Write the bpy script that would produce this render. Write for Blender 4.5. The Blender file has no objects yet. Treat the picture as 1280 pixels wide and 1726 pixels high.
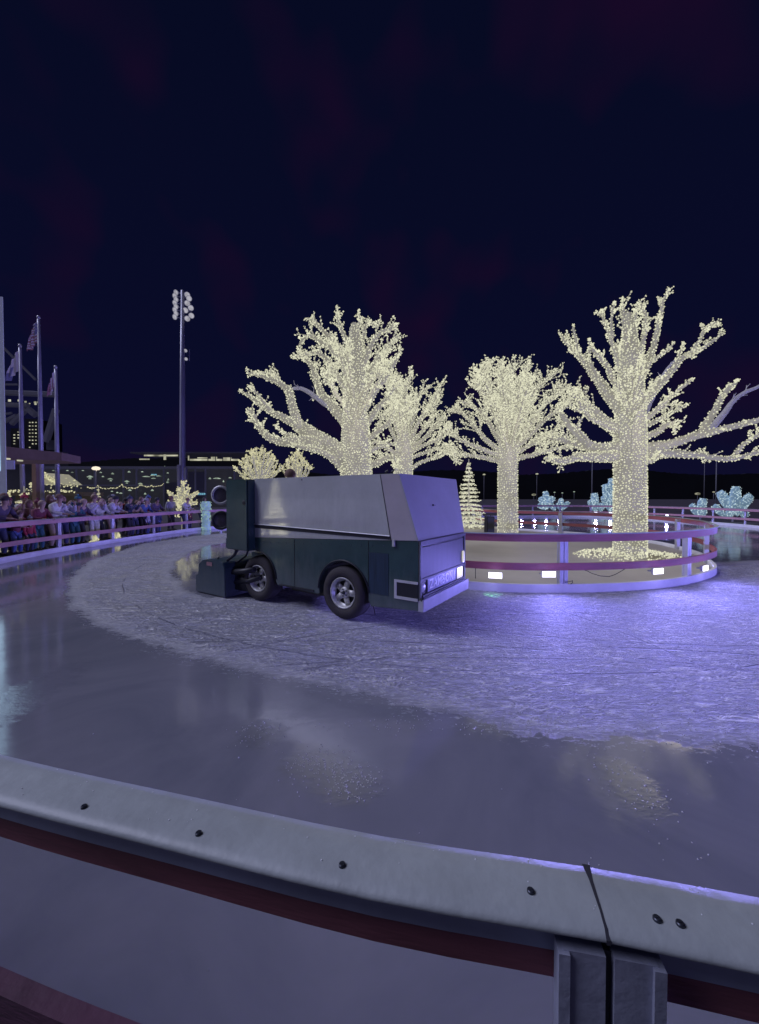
import bpy, bmesh, math, random
import numpy as np
from mathutils import Vector, Matrix
random.seed(7); RS = np.random.RandomState(11)
PI = math.pi
SC = bpy.context.scene; COL = SC.collection
# ------------------------------------------------------------------ camera geometry helpers
F, CY, H = 655.0, 853.0, 1.7
TH = math.atan(14/655)
def ray(x, y):
    cx = (x-640)/F; cy = -(y-CY)/F
    return (cx, math.cos(TH)+cy*math.sin(TH), -math.sin(TH)+cy*math.cos(TH))
def G(x, y, z=0.0):
    d = ray(x, y); t = (z-H)/d[2]; return Vector((d[0]*t, d[1]*t, z))
def P(x, y, Y):
    d = ray(x, y); t = Y/d[1]; return Vector((d[0]*t, Y, H+d[2]*t))
# ------------------------------------------------------------------ object helpers
def tag(o, label=None, cat=None, group=None, kind=None):
    if label: o['label'] = label
    if cat: o['category'] = cat
    if group: o['group'] = group
    if kind: o['kind'] = kind
    return o
def empty(name, loc=(0,0,0), rz=0, label=None, cat=None, group=None):
    o = bpy.data.objects.new(name, None); COL.objects.link(o)
    o.location = loc; o.rotation_euler = (0,0,rz); o.empty_display_size = .2
    return tag(o, label, cat, group)
def link(name, me, mats=None, parent=None, smooth=False):
    o = bpy.data.objects.new(name, me); COL.objects.link(o)
    if mats is not None:
        for m in (mats if isinstance(mats, (list, tuple)) else [mats]): me.materials.append(m)
    if parent: o.parent = parent
    if smooth:
        me.polygons.foreach_set('use_smooth', [True]*len(me.polygons))
    return o
def copy_tree(o, parent=None):
    c = o.copy(); COL.objects.link(c)
    if parent: c.parent = parent
    for ch in list(o.children): copy_tree(ch, c)
    return c
class MB:
    """collects shapes into one mesh"""
    def __init__(s): s.v=[]; s.f=[]; s.mi=[]
    def add(s, vs, fs, mi=0):
        n=len(s.v); s.v += [tuple(v) for v in vs]; s.f += [tuple(i+n for i in f) for f in fs]; s.mi += [mi]*len(fs)
    def box(s, x0,x1,y0,y1,z0,z1, mi=0, M=None):
        vs=[(x,y,z) for x in (x0,x1) for y in (y0,y1) for z in (z0,z1)]
        if M is not None: vs=[M@Vector(v) for v in vs]
        s.add(vs, [(0,1,3,2),(4,6,7,5),(0,4,5,1),(2,3,7,6),(0,2,6,4),(1,5,7,3)], mi)
    def tube(s, pts, rad, n=8, mi=0, cap=True, flat=None):
        pts=[Vector(p) for p in pts]
        if not isinstance(rad,(list,tuple)): rad=[rad]*len(pts)
        base=len(s.v); up=None
        for i,p in enumerate(pts):
            t=(pts[min(i+1,len(pts)-1)]-pts[max(i-1,0)]).normalized()
            if up is None: up=Vector((0,1,0)) if abs(t.y)<.9 else Vector((1,0,0))
            a=(up-t*up.dot(t)).normalized(); b=t.cross(a); up=a
            for k in range(n):
                c=math.cos(2*PI*k/n); q=math.sin(2*PI*k/n)
                fa = rad[i]*(flat if flat else 1)
                s.v.append(tuple(p+a*c*fa+b*q*rad[i]))
        for i in range(len(pts)-1):
            for k in range(n):
                a0=base+i*n+k; a1=base+i*n+(k+1)%n
                s.f.append((a0,a1,a1+n,a0+n)); s.mi.append(mi)
        if cap:
            s.f.append(tuple(base+k for k in range(n))[::-1]); s.mi.append(mi)
            e=base+(len(pts)-1)*n; s.f.append(tuple(e+k for k in range(n))); s.mi.append(mi)
    def lathe(s, prof, n=24, M=None, mi=0):
        """prof: (radius, height) about z; M places it"""
        base=len(s.v)
        for r,h in prof:
            for k in range(n):
                v=Vector((r*math.cos(2*PI*k/n), r*math.sin(2*PI*k/n), h))
                s.v.append(tuple(M@v if M is not None else v))
        for i in range(len(prof)-1):
            for k in range(n):
                a0=base+i*n+k; a1=base+i*n+(k+1)%n
                s.f.append((a0,a1,a1+n,a0+n)); s.mi.append(mi)
    def prism(s, poly, y0, y1, mi=0, M=None):
        """polygon in (x,z) extruded along y"""
        n=len(poly); vs=[(x,y0,z) for x,z in poly]+[(x,y1,z) for x,z in poly]
        if M is not None: vs=[M@Vector(v) for v in vs]
        fs=[tuple(range(n)), tuple(range(2*n-1,n-1,-1))]+[(i,i+n,(i+1)%n+n,(i+1)%n) for i in range(n)]
        s.add(vs,fs,mi)
    def mesh(s, name='mesh'):
        me=bpy.data.meshes.new(name); me.from_pydata(s.v,[],s.f)
        me.polygons.foreach_set('material_index', s.mi)
        bm=bmesh.new(); bm.from_mesh(me); bmesh.ops.recalc_face_normals(bm, faces=bm.faces)
        bm.to_mesh(me); bm.free()
        return me
    def build(s, name, mats, parent=None, smooth=False, bevel=0):
        me=s.mesh(name)
        if bevel:
            bm=bmesh.new(); bm.from_mesh(me)
            es=[e for e in bm.edges if len(e.link_faces)==2 and e.calc_face_angle(0)>.6]
            bmesh.ops.bevel(bm, geom=es, offset=bevel, segments=2, affect='EDGES', clamp_overlap=True)
            bm.to_mesh(me); bm.free()
        return link(name, me, mats, parent, smooth)
# ------------------------------------------------------------------ materials
def new_mat(name):
    m=bpy.data.materials.new(name); m.use_nodes=True
    nt=m.node_tree; nt.nodes.clear()
    out=nt.nodes.new('ShaderNodeOutputMaterial')
    return m, nt, out
def mat(name, col, rough=.5, metal=0, var=.12, scale=6, bump=0, emis=None, estr=0, spec=.5, bscale=None, stretch=None, coat=0):
    m,nt,out=new_mat(name); N=nt.nodes; L=nt.links
    b=N.new('ShaderNodeBsdfPrincipled'); L.new(b.outputs[0], out.inputs[0])
    tc=N.new('ShaderNodeTexCoord'); src=tc.outputs['Object']
    if stretch:
        mp=N.new('ShaderNodeMapping'); mp.inputs['Scale'].default_value=stretch; L.new(src, mp.inputs[0]); src=mp.outputs[0]
    nz=N.new('ShaderNodeTexNoise'); nz.inputs['Scale'].default_value=scale; nz.inputs['Detail'].default_value=6; nz.inputs['Roughness'].default_value=.65
    L.new(src, nz.inputs['Vector'])
    r=N.new('ShaderNodeValToRGB'); r.color_ramp.elements[0].position=.3; r.color_ramp.elements[1].position=.72
    r.color_ramp.elements[0].color=(*[c*(1-var) for c in col],1); r.color_ramp.elements[1].color=(*[min(1,c*(1+var)) for c in col],1)
    L.new(nz.outputs['Fac'], r.inputs[0]); L.new(r.outputs[0], b.inputs['Base Color'])
    mr=N.new('ShaderNodeMapRange'); mr.inputs['To Min'].default_value=max(.02,rough*.8); mr.inputs['To Max'].default_value=min(1,rough*1.25)
    L.new(nz.outputs['Fac'], mr.inputs['Value']); L.new(mr.outputs[0], b.inputs['Roughness'])
    b.inputs['Metallic'].default_value=metal; b.inputs['Specular IOR Level'].default_value=spec
    b.inputs['Coat Weight'].default_value=coat; b.inputs['Coat Roughness'].default_value=.12
    if bump:
        n2=N.new('ShaderNodeTexNoise'); n2.inputs['Scale'].default_value=bscale or scale*6; n2.inputs['Detail'].default_value=4
        L.new(src, n2.inputs['Vector'])
        bp=N.new('ShaderNodeBump'); bp.inputs['Strength'].default_value=bump; bp.inputs['Distance'].default_value=.02
        L.new(n2.outputs['Fac'], bp.inputs['Height']); L.new(bp.outputs[0], b.inputs['Normal'])
    if emis:
        b.inputs['Emission Color'].default_value=(*emis,1); b.inputs['Emission Strength'].default_value=estr
    return m
def glow(name, col, s, var=.25, scale=9):
    m,nt,out=new_mat(name); N=nt.nodes; L=nt.links
    e=N.new('ShaderNodeEmission'); e.inputs['Color'].default_value=(*col,1)
    tc=N.new('ShaderNodeTexCoord'); nz=N.new('ShaderNodeTexNoise'); nz.inputs['Scale'].default_value=scale
    L.new(tc.outputs['Object'], nz.inputs['Vector'])
    mr=N.new('ShaderNodeMapRange'); mr.inputs['From Min'].default_value=.3; mr.inputs['From Max'].default_value=.7
    mr.inputs['To Min'].default_value=s*(1-var); mr.inputs['To Max'].default_value=s*(1+var)
    L.new(nz.outputs['Fac'], mr.inputs['Value']); L.new(mr.outputs[0], e.inputs['Strength'])
    L.new(e.outputs[0], out.inputs[0])
    try: m.cycles.emission_sampling='NONE'
    except Exception: pass
    return m
BULB = glow('warm_bulb', (1,.99,.72), .72, .28, 5)
BULB_F = glow('warm_bulb_far', (1,.95,.58), .62, .35, 5)
BULB_C = glow('cyan_bulb', (.76,.95,1), .72, .3, 3)
BARK = mat('bulb_glow_bark', (.17,.165,.15), .9, var=.4, scale=5, bump=.6, emis=(1,.96,.78), estr=.20, stretch=(1,1,.35))  # bark emission stands in for light the bulbs cast on it
BARKU = mat('bare_bark_glow', (.34,.33,.36), .8, var=.3, scale=9, bump=.5, emis=(.75,.75,1), estr=.10)  # bulbless bark carries a faint bluish emission for light falling on it
LEAFC = mat('cyan_frond', (.2,.3,.4), .7, emis=(.42,.68,.9), estr=.26, scale=4, var=.4)
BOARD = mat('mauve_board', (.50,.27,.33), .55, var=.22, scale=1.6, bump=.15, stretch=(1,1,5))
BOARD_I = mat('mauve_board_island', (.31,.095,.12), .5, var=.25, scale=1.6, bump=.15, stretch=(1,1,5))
BOARD_B = mat('mauve_board_shaded_back', (.10,.036,.075), .65, var=.3, scale=2.5, bump=.3, stretch=(1,1,6))  # board backs coloured darker to hold the shade on that side
BOARD_U = mat('mauve_board_shaded_upper', (.24,.085,.11), .65, var=.3, scale=2.5, bump=.2, stretch=(1,1,6))  # shade on the outer upper face put into its colour
CAP_SHADE = mat('cap_shade_blue', (.42,.46,.60), .55, .2, var=.2, scale=4, bump=.1)
ALUD = mat('shaded_aluminium', (.36,.38,.50), .5, .3, var=.25, scale=9, bump=.1)  # darker metal copy, paints shade on the posts near the camera
CAPM = mat('grey_cap', (.33,.36,.385), .5, var=.14, scale=5, bump=.09, bscale=45)
CURB = mat('white_curb', (.72,.72,.78), .4, var=.12, scale=2.2)
ALU = mat('aluminium', (.50,.50,.56), .4, .35, var=.12, scale=7)
DARKALU = mat('dark_joint', (.03,.03,.045), .6)
BOLT = mat('bolt_steel', (.045,.05,.07), .35, .6, var=.4, scale=80)
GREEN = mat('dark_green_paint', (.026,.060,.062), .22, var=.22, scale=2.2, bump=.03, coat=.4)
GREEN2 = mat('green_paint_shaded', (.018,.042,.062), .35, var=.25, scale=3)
WHITEP = mat('hood_white_paint', (.47,.49,.49), .35, var=.13, scale=1.6, bump=.03, coat=1)
WHITEP.node_tree.nodes['Principled BSDF'].inputs['Coat IOR'].default_value=1.9; WHITEP.node_tree.nodes['Principled BSDF'].inputs['Coat Roughness'].default_value=.07
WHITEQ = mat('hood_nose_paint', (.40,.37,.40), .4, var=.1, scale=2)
STEEL = mat('front_steel', (.12,.125,.14), .55, .0, spec=.2, var=.28, scale=5, stretch=(1,1,.25))
TRIM = mat('light_trim', (.5,.5,.54), .4, .2, var=.15)
def grime(m, z0, z1, col, amt):
    nt=m.node_tree; N=nt.nodes; L=nt.links; b=N['Principled BSDF']; src=b.inputs['Base Color'].links[0].from_socket
    tc=N.new('ShaderNodeTexCoord'); sp=N.new('ShaderNodeSeparateXYZ'); L.new(tc.outputs['Object'],sp.inputs[0])
    mr=N.new('ShaderNodeMapRange'); mr.inputs[1].default_value=z0; mr.inputs[2].default_value=z1; mr.inputs[3].default_value=1; mr.inputs[4].default_value=0; L.new(sp.outputs['Z'],mr.inputs[0])
    mp=N.new('ShaderNodeMapping'); mp.inputs['Scale'].default_value=(1,1,.22); L.new(tc.outputs['Object'],mp.inputs[0])
    nz=N.new('ShaderNodeTexNoise'); nz.inputs['Scale'].default_value=9; nz.inputs['Detail'].default_value=7; nz.inputs['Roughness'].default_value=.75; L.new(mp.outputs[0],nz.inputs[0])
    mu=N.new('ShaderNodeMath'); mu.operation='MULTIPLY_ADD'; L.new(nz.outputs['Fac'],mu.inputs[0]); mu.inputs[1].default_value=1.6; L.new(mr.outputs[0],mu.inputs[2])
    m2=N.new('ShaderNodeMapRange'); m2.inputs[1].default_value=.95; m2.inputs[2].default_value=1.9; m2.inputs[4].default_value=amt; L.new(mu.outputs[0],m2.inputs[0])
    mx=N.new('ShaderNodeMix'); mx.data_type='RGBA'; L.new(m2.outputs[0],mx.inputs['Factor']); L.new(src,mx.inputs['A']); mx.inputs['B'].default_value=(*col,1); L.new(mx.outputs['Result'],b.inputs['Base Color'])
grime(GREEN,.25,.95,(.13,.14,.16),.55); grime(WHITEP,1.0,1.9,(.20,.21,.22),.4); grime(GREEN2,0,.8,(.12,.13,.15),.5)
BLACK = mat('black_plastic', (.012,.013,.02), .5)
TYRE = mat('tyre_rubber', (.035,.03,.035), .8, var=.3, scale=14, bump=.4)
RIM = mat('wheel_rim', (.50,.50,.50), .4, .3, var=.3, scale=12)
LENSD = mat('dark_lens', (.10,.09,.12), .15, var=.3)
LENSW = mat('pale_emissive', (.8,.8,.7), .3, emis=(1,.97,.72), estr=.42)
BEIGE = mat('island_floor', (.40,.37,.34), .55, var=.14, scale=.9, bump=.08, bscale=9)
POLE = mat('painted_pole', (.42,.42,.52), .4, .2, var=.1)
FLOODG = glow('flood_lens', (.78,.76,1), 3.0, .15)
# ------------------------------------------------------------------ curves
def catmull(pts, closed=True, step=.25):
    pts=[Vector((p[0],p[1])) for p in pts]; n=len(pts); out=[]
    rng = range(n) if closed else range(n-1)
    for i in rng:
        p0,p1,p2,p3=(pts[(i+k-1)%n] if closed else pts[max(0,min(n-1,i+k-1))] for k in range(4))
        m=max(2,int((p2-p1).length/step))
        for j in range(m):
            t=j/m
            out.append(.5*((2*p1)+(p2-p0)*t+(2*p0-5*p1+4*p2-p3)*t*t+(3*p1-p0-3*p2+p3)*t**3))
    if not closed: out.append(pts[-1])
    return out
def at_len(cv, s, closed=True):
    n=len(cv); 
    acc=0; k=0
    m=n if closed else n-1
    L_=[(cv[(i+1)%n]-cv[i]).length for i in range(m)]
    tot=sum(L_)
    if closed: s%=tot
    for i in range(m):
        if acc+L_[i]>=s or i==m-1:
            t=(s-acc)/max(L_[i],1e-6)
            p=cv[i].lerp(cv[(i+1)%n],t); d=(cv[(i+1)%n]-cv[i]).normalized()
            return p,d
        acc+=L_[i]
def clen(cv, closed=True): return sum((cv[(i+1)%len(cv)]-cv[i]).length for i in range(len(cv) if closed else len(cv)-1))
near=[G(x,y,1.06) for x,y in ((1280,1518),(980,1465),(640,1413),(320,1346),(0,1275))]
joint=G(990,1466,1.06)
outer_pts=[(joint.x,joint.y)]+[(p.x,p.y) for p in near[2:]]+[(-1.9,1.22),(-3.8,2.25),(-6.4,4.2),(-8.6,6.9),(-9.75,9.9),(-10.05,12.7),(-9.95,15.4),(-9.7,18.4),(-9.2,20.8),(-7.2,24.3),(-3.5,27.6),(1,30.2),(6,32.2),(12,34),(17.5,33.8),(20.6,31),(21.4,26),(20.9,20.8),(18.8,13),(15,7),(10,3),(5,.85),(2.3,.42),(near[0].x+.25,near[0].y-.045),(near[0].x,near[0].y)]
OUT=catmull(outer_pts, True, .12)
isl_pts=[(3.32,6.97),(1.6,7.24),(-.8,8.7),(-2.6,11),(-3.8,14),(-4.2,18),(-3,22),(0,25),(3.5,25.2),(5.6,23.2),(6.3,20.6),(7.9,18.6),(9.3,16.8),(9.9,14),(9.25,11.4),(8.32,9.8),(7.25,8.45),(5.4,7.36)]
ISL=catmull(isl_pts, True, .15)
def offset(cv, d):
    """positive d = to the right of travel direction"""
    n=len(cv); o=[]
    for i in range(n):
        t=(cv[(i+1)%n]-cv[i-1]).normalized(); o.append(cv[i]+Vector((t.y,-t.x))*d)
    return o
# both curves run clockwise seen from above?  test with signed area
def area(cv): return .5*sum(cv[i].x*cv[(i+1)%len(cv)].y-cv[(i+1)%len(cv)].x*cv[i].y for i in range(len(cv)))
SO = 1 if area(OUT)>0 else -1      # outward offset sign
SI = 1 if area(ISL)>0 else -1
def outw(cv, d, sgn): return offset(cv, d*sgn)
def sweep(name, cv, prof, mats, parent, sgn, gaps=(), mi=0, smooth=False, fm=None):
    """closed profile [(outward,z)] swept along closed curve; gaps = [(s0,s1)] in arc length to leave open"""
    n=len(cv); mb=MB(); acc=0; ring=[]
    nrm=[]
    for i in range(n):
        t=(cv[(i+1)%n]-cv[i-1]).normalized(); nrm.append(Vector((t.y,-t.x))*sgn)
    k=len(prof)
    for i in range(n):
        for o,z in prof: 
            q=cv[i]+nrm[i]*o; mb.v.append((q.x,q.y,z))
    acc=0
    for i in range(n):
        L_=(cv[(i+1)%n]-cv[i]).length
        mid=acc+L_/2; acc+=L_
        if any(a<mid<b for a,b in gaps): continue
        j=(i+1)%n
        for a in range(k):
            b=(a+1)%k
            mb.f.append((i*k+a,i*k+b,j*k+b,j*k+a)); mb.mi.append(fm[a] if fm else mi)
    return mb.build(name, mats, parent, smooth)
# ------------------------------------------------------------------ ice
snow_px=[(1500,1240),(1280,1236),(1120,1234),(1000,1226),(880,1212),(800,1197),(720,1180),(640,1160),(500,1136),(400,1112),(320,1092),(250,1072),(185,1045),(150,1025),(132,998),(136,972),(165,944),(250,916),(330,904),(392,898)]
inner_px=[(392,912),(345,919),(310,931),(282,950),(276,968),(288,990),(315,1006),(345,1014),(430,1002),(480,985)]
poly=[G(x,y).to_2d() for x,y in snow_px+inner_px]
poly+=[Vector(p) for p in [(-1.6,9.0),(1,8),(4,8),(7.2,9.6),(8.2,10.1),(8.9,10.0),(10.2,10.4),(13,10.5),(15.5,7.5)]]
def sd_poly(X, Y, poly):
    d=np.full(X.shape,1e9); inside=np.zeros(X.shape,bool); n=len(poly)
    for i in range(n):
        a=poly[i]; b=poly[(i+1)%n]
        ex,ey=b[0]-a[0],b[1]-a[1]; wx,wy=X-a[0],Y-a[1]
        t=np.clip((wx*ex+wy*ey)/(ex*ex+ey*ey+1e-9),0,1)
        d=np.minimum(d,(wx-ex*t)**2+(wy-ey*t)**2)
        c=((a[1]>Y)!=(b[1]>Y)) & (X < (b[0]-a[0])*(Y-a[1])/((b[1]-a[1]) or 1e-9)+a[0])
        inside^=c
    d=np.sqrt(d); return np.where(inside,d,-d)
def pip(x,y,cv):
    c=False; n=len(cv); j=n-1
    for i in range(n):
        if ((cv[i].y>y)!=(cv[j].y>y)) and (x<(cv[j].x-cv[i].x)*(y-cv[i].y)/(cv[j].y-cv[i].y)+cv[i].x): c=not c
        j=i
    return c
def ice_material():
    m,nt,out=new_mat('rink_ice'); N=nt.nodes; L=nt.links
    def node(t,**kw):
        n=N.new(t)
        for k,v in kw.items(): setattr(n,k,v)
        return n
    def math_(op,a,b=None,c=None,clamp=False):
        n=node('ShaderNodeMath',operation=op); n.use_clamp=clamp
        for i,v in enumerate((a,b,c)):
            if v is None: continue
            if isinstance(v,(int,float)): n.inputs[i].default_value=v
            else: L.new(v,n.inputs[i])
        return n.outputs[0]
    def noise(scale,detail=4,rough=.6,vec=None,dist=0):
        n=node('ShaderNodeTexNoise'); n.inputs['Scale'].default_value=scale; n.inputs['Detail'].default_value=detail
        n.inputs['Roughness'].default_value=rough; n.inputs['Distortion'].default_value=dist
        if vec is not None: L.new(vec,n.inputs['Vector'])
        return n.outputs['Fac']
    def maprange(v,a,b,c,d,smooth=False):
        n=node('ShaderNodeMapRange'); 
        if smooth: n.interpolation_type='SMOOTHSTEP'
        n.inputs[1].default_value=a; n.inputs[2].default_value=b; n.inputs[3].default_value=c; n.inputs[4].default_value=d
        L.new(v,n.inputs[0]); return n.outputs[0]
    tc=node('ShaderNodeTexCoord'); ob=tc.outputs['Object']
    at=node('ShaderNodeAttribute',attribute_name='snow_sd'); sd=at.outputs['Fac']
    def mapping(rot,sc):
        n=node('ShaderNodeMapping'); n.inputs['Rotation'].default_value=(0,0,rot); n.inputs['Scale'].default_value=sc; L.new(ob,n.inputs[0]); return n.outputs[0]
    # ragged edge
    e1=noise(1.3,5,.7,ob); e2=noise(7,5,.7,mapping(.15,(1,2.2,1)))
    sdn=math_('ADD', sd, math_('ADD', math_('MULTIPLY',math_('SUBTRACT',e1,.5),.5), math_('MULTIPLY',math_('SUBTRACT',e2,.5),.42)))
    mask=maprange(sdn,-.22,.26,0,1,True)
    # scored snow relief : stretched ridges in three directions
    def ridge(rot,sc,scale,lo,hi,dist=.6):
        n=noise(scale,4,.6,mapping(rot,sc),dist)
        r=math_('ABSOLUTE',math_('SUBTRACT',n,.5)); return maprange(r,lo,hi,1,0,True)
    r1=ridge(.12,(.35,1.5,1),7,0,.05)
    r2=ridge(-.35,(.3,1.4,1),9,0,.045)
    r3=ridge(.75,(.25,1.2,1),6,0,.028)
    fine=noise(34,5,.7,mapping(0,(.6,1.4,1)))
    big=noise(1.1,3,.5,ob)
    amt=maprange(big,.35,.65,.35,1)
    hgt=math_('MULTIPLY',math_('MAXIMUM',r1,math_('MAXIMUM',math_('MULTIPLY',r2,.8),math_('MULTIPLY',r3,.55))),amt)
    hgt=math_('ADD',hgt,math_('MULTIPLY',fine,.42))
    # sweeping skate arcs
    arcs=None
    for (ax,ay,ar,w) in ((5.6,3.2,1.55,.05),(7.1,3.9,1.5,.045),(2.2,-3.2,7.6,.02),(1.0,-6,10.1,.018),(3,-2.5,8.2,.02),(-4,3,7.3,.018),(8,9,5.4,.02),(2,12,8.3,.02),(4.5,14,9.6,.018),(-1,-9,13.6,.02)):
        vm=node('ShaderNodeVectorMath',operation='DISTANCE'); L.new(ob,vm.inputs[0]); vm.inputs[1].default_value=(ax,ay,0)
        dd=math_('ABSOLUTE',math_('SUBTRACT',math_('ADD',vm.outputs['Value'],math_('MULTIPLY',e1,.12)),ar+.06))
        a_=maprange(dd,0,w,1,0,True); arcs=a_ if arcs is None else math_('MAXIMUM',arcs,a_)
    arcs=math_('MULTIPLY',arcs,maprange(e1,.44,.5,0,1))
    hgt=math_('SUBTRACT',hgt,math_('MULTIPLY',arcs,.6))
    # wet ice : faint swirls, scratches, small pimples
    w1=noise(.8,5,.6,ob,1.0); w2=noise(24,5,.75,mapping(.3,(.6,1.3,1))); 
    pits=node('ShaderNodeTexVoronoi'); pits.inputs['Scale'].default_value=5.5; L.new(ob,pits.inputs['Vector'])
    pit=maprange(pits.outputs['Distance'],0,.05,1,0,True)
    at2=node('ShaderNodeAttribute',attribute_name='rough_patch')
    patch=maprange(math_('ADD',at2.outputs['Fac'],math_('MULTIPLY',math_('SUBTRACT',e2,.5),1.2)),.42,.85,0,1,True)
    whgt=math_('ADD',math_('MULTIPLY',w2,math_('ADD',math_('MULTIPLY',patch,.45),.075)),math_('MULTIPLY',pit,.5))
    whgt=math_('ADD',whgt,math_('MULTIPLY',w1,1.2))
    # colours
    c_w=node('ShaderNodeValToRGB'); c_w.color_ramp.elements[0].position=.3; c_w.color_ramp.elements[1].position=.7
    c_w.color_ramp.elements[0].color=(.148,.155,.19,1); c_w.color_ramp.elements[1].color=(.222,.222,.258,1)
    L.new(w1,c_w.inputs[0])
    c_s=node('ShaderNodeValToRGB'); c_s.color_ramp.elements[0].position=.22; c_s.color_ramp.elements[1].position=.92
    c_s.color_ramp.elements[0].color=(.37,.375,.48,1); c_s.color_ramp.elements[1].color=(.93,.93,.96,1)
    L.new(hgt,c_s.inputs[0])
    mx=node('ShaderNodeMix',data_type='RGBA'); L.new(mask,mx.inputs['Factor']); L.new(c_w.outputs[0],mx.inputs['A']); L.new(c_s.outputs[0],mx.inputs['B'])
    # snow crumbs on the edge
    band=math_('MULTIPLY',maprange(math_('ABSOLUTE',math_('ADD',sdn,.12)),0,.28,1,0,True),maprange(noise(24,4,.7,mapping(0,(.6,1.2,1))),.56,.64,0,1,True))
    mx2=node('ShaderNodeMix',data_type='RGBA'); L.new(math_('MULTIPLY',band,.55),mx2.inputs['Factor']); L.new(mx.outputs['Result'],mx2.inputs['A']); mx2.inputs['B'].default_value=(.6,.62,.7,1)
    b=node('ShaderNodeBsdfPrincipled'); L.new(mx2.outputs['Result'],b.inputs['Base Color'])
    wr=math_('ADD',maprange(w1,.3,.7,.045,.13),math_('MULTIPLY',patch,.03))
    ro=node('ShaderNodeMix',data_type='FLOAT'); L.new(math_('MULTIPLY',mask,14,clamp=True),ro.inputs['Factor']); L.new(wr,ro.inputs['A']); ro.inputs['B'].default_value=.75
    L.new(ro.outputs['Result'],b.inputs['Roughness']); L.new(math_('ADD',math_('MULTIPLY',math_('MULTIPLY',patch,math_('SUBTRACT',1,mask)),1.3),math_('SUBTRACT',1.7,math_('MULTIPLY',mask,.35))),b.inputs['IOR'])
    bs=node('ShaderNodeBump'); bs.inputs['Strength'].default_value=1; bs.inputs['Distance'].default_value=.055
    L.new(math_('MULTIPLY',hgt,math_('MULTIPLY',mask,mask)),bs.inputs['Height'])
    bw=node('ShaderNodeBump'); bw.inputs['Strength'].default_value=1; bw.inputs['Distance'].default_value=.0028
    L.new(math_('MULTIPLY',whgt,math_('SUBTRACT',1,mask)),bw.inputs['Height']); L.new(bs.outputs[0],bw.inputs['Normal'])
    L.new(bw.outputs[0],b.inputs['Normal'])
    L.new(b.outputs[0],out.inputs[0]); return m
def build_ice():
    big=outw(OUT,.45,SO)
    xs=np.concatenate([np.arange(-11,-2,.16),np.arange(-2,4,.07),np.arange(4,22.6,.16)]); ys=np.concatenate([np.arange(0,1.5,.16),np.arange(1.5,4,.07),np.arange(4,35.2,.16)])
    # finer rows close to the camera are not needed: mask is a smooth distance
    X,Y=np.meshgrid(xs,ys); sd=sd_poly(X,Y,poly)
    so=sd_poly(X,Y,[(p.x,p.y) for p in big[::6]])
    nx,ny=len(xs),len(ys); vs=np.stack([X.ravel(),Y.ravel(),np.zeros(X.size)],1)
    ok=(so>0)
    faces=[]
    for j in range(ny-1):
        for i in range(nx-1):
            if ok[j,i] or ok[j,i+1] or ok[j+1,i] or ok[j+1,i+1]:
                a=j*nx+i; faces.append((a,a+1,a+nx+1,a+nx))
    me=bpy.data.meshes.new('ice'); me.from_pydata(vs.tolist(),[],faces)
    at=me.attributes.new('snow_sd','FLOAT','POINT'); at.data.foreach_set('value', sd.ravel().astype(np.float32))
    pa=np.zeros(X.shape)
    for (px,py,rx,ry) in ((535,1288,.24,.15),(592,1316,.22,.17),(440,1236,.17,.16),(1062,1320,.14,.25),(10,1190,.25,.8)):
        g=G(px,py); pa=np.maximum(pa,np.clip(1.25-np.sqrt(((X-g.x)/(rx*1.5))**2+((Y-g.y)/(ry*1.5))**2),0,1))
    at=me.attributes.new('rough_patch','FLOAT','POINT'); at.data.foreach_set('value', pa.ravel().astype(np.float32))
    o=link('ice_rink',me,ice_material()); tag(o,'skating ice with a scored frosty band and a wet dark resurfaced lane','ice',kind='structure')
build_ice()
PLAZA=mat('plaza_paving',(.055,.05,.065),.6,var=.4,scale=.7,bump=.2)
def annulus():
    a=outw(OUT,.02,SO); n=len(a); c=Vector((5,17)); mb=MB()
    for p in a: mb.v.append((p.x,p.y,.03))
    for p in a:
        d=(p-c).normalized(); q=c+d*900; mb.v.append((q.x,q.y,.03))
    for i in range(n): j=(i+1)%n; mb.f.append((i,j,j+n,i+n)); mb.mi.append(0)
    tag(mb.build('ground',PLAZA),'dark paved plaza ground around the rink','ground',kind='structure')
annulus()
mb=MB(); isl_in=outw(ISL,-.06,SI); mb.add([(p.x,p.y,.05) for p in isl_in]+[(p.x,p.y,0.0) for p in isl_in],[tuple(range(len(isl_in)))]+[(i,(i+1)%len(isl_in),(i+1)%len(isl_in)+len(isl_in),i+len(isl_in)) for i in range(len(isl_in))])
tag(mb.build('island_floor',BEIGE),'pale beige floor of the fenced island under the lit trees','floor',kind='structure')
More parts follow.
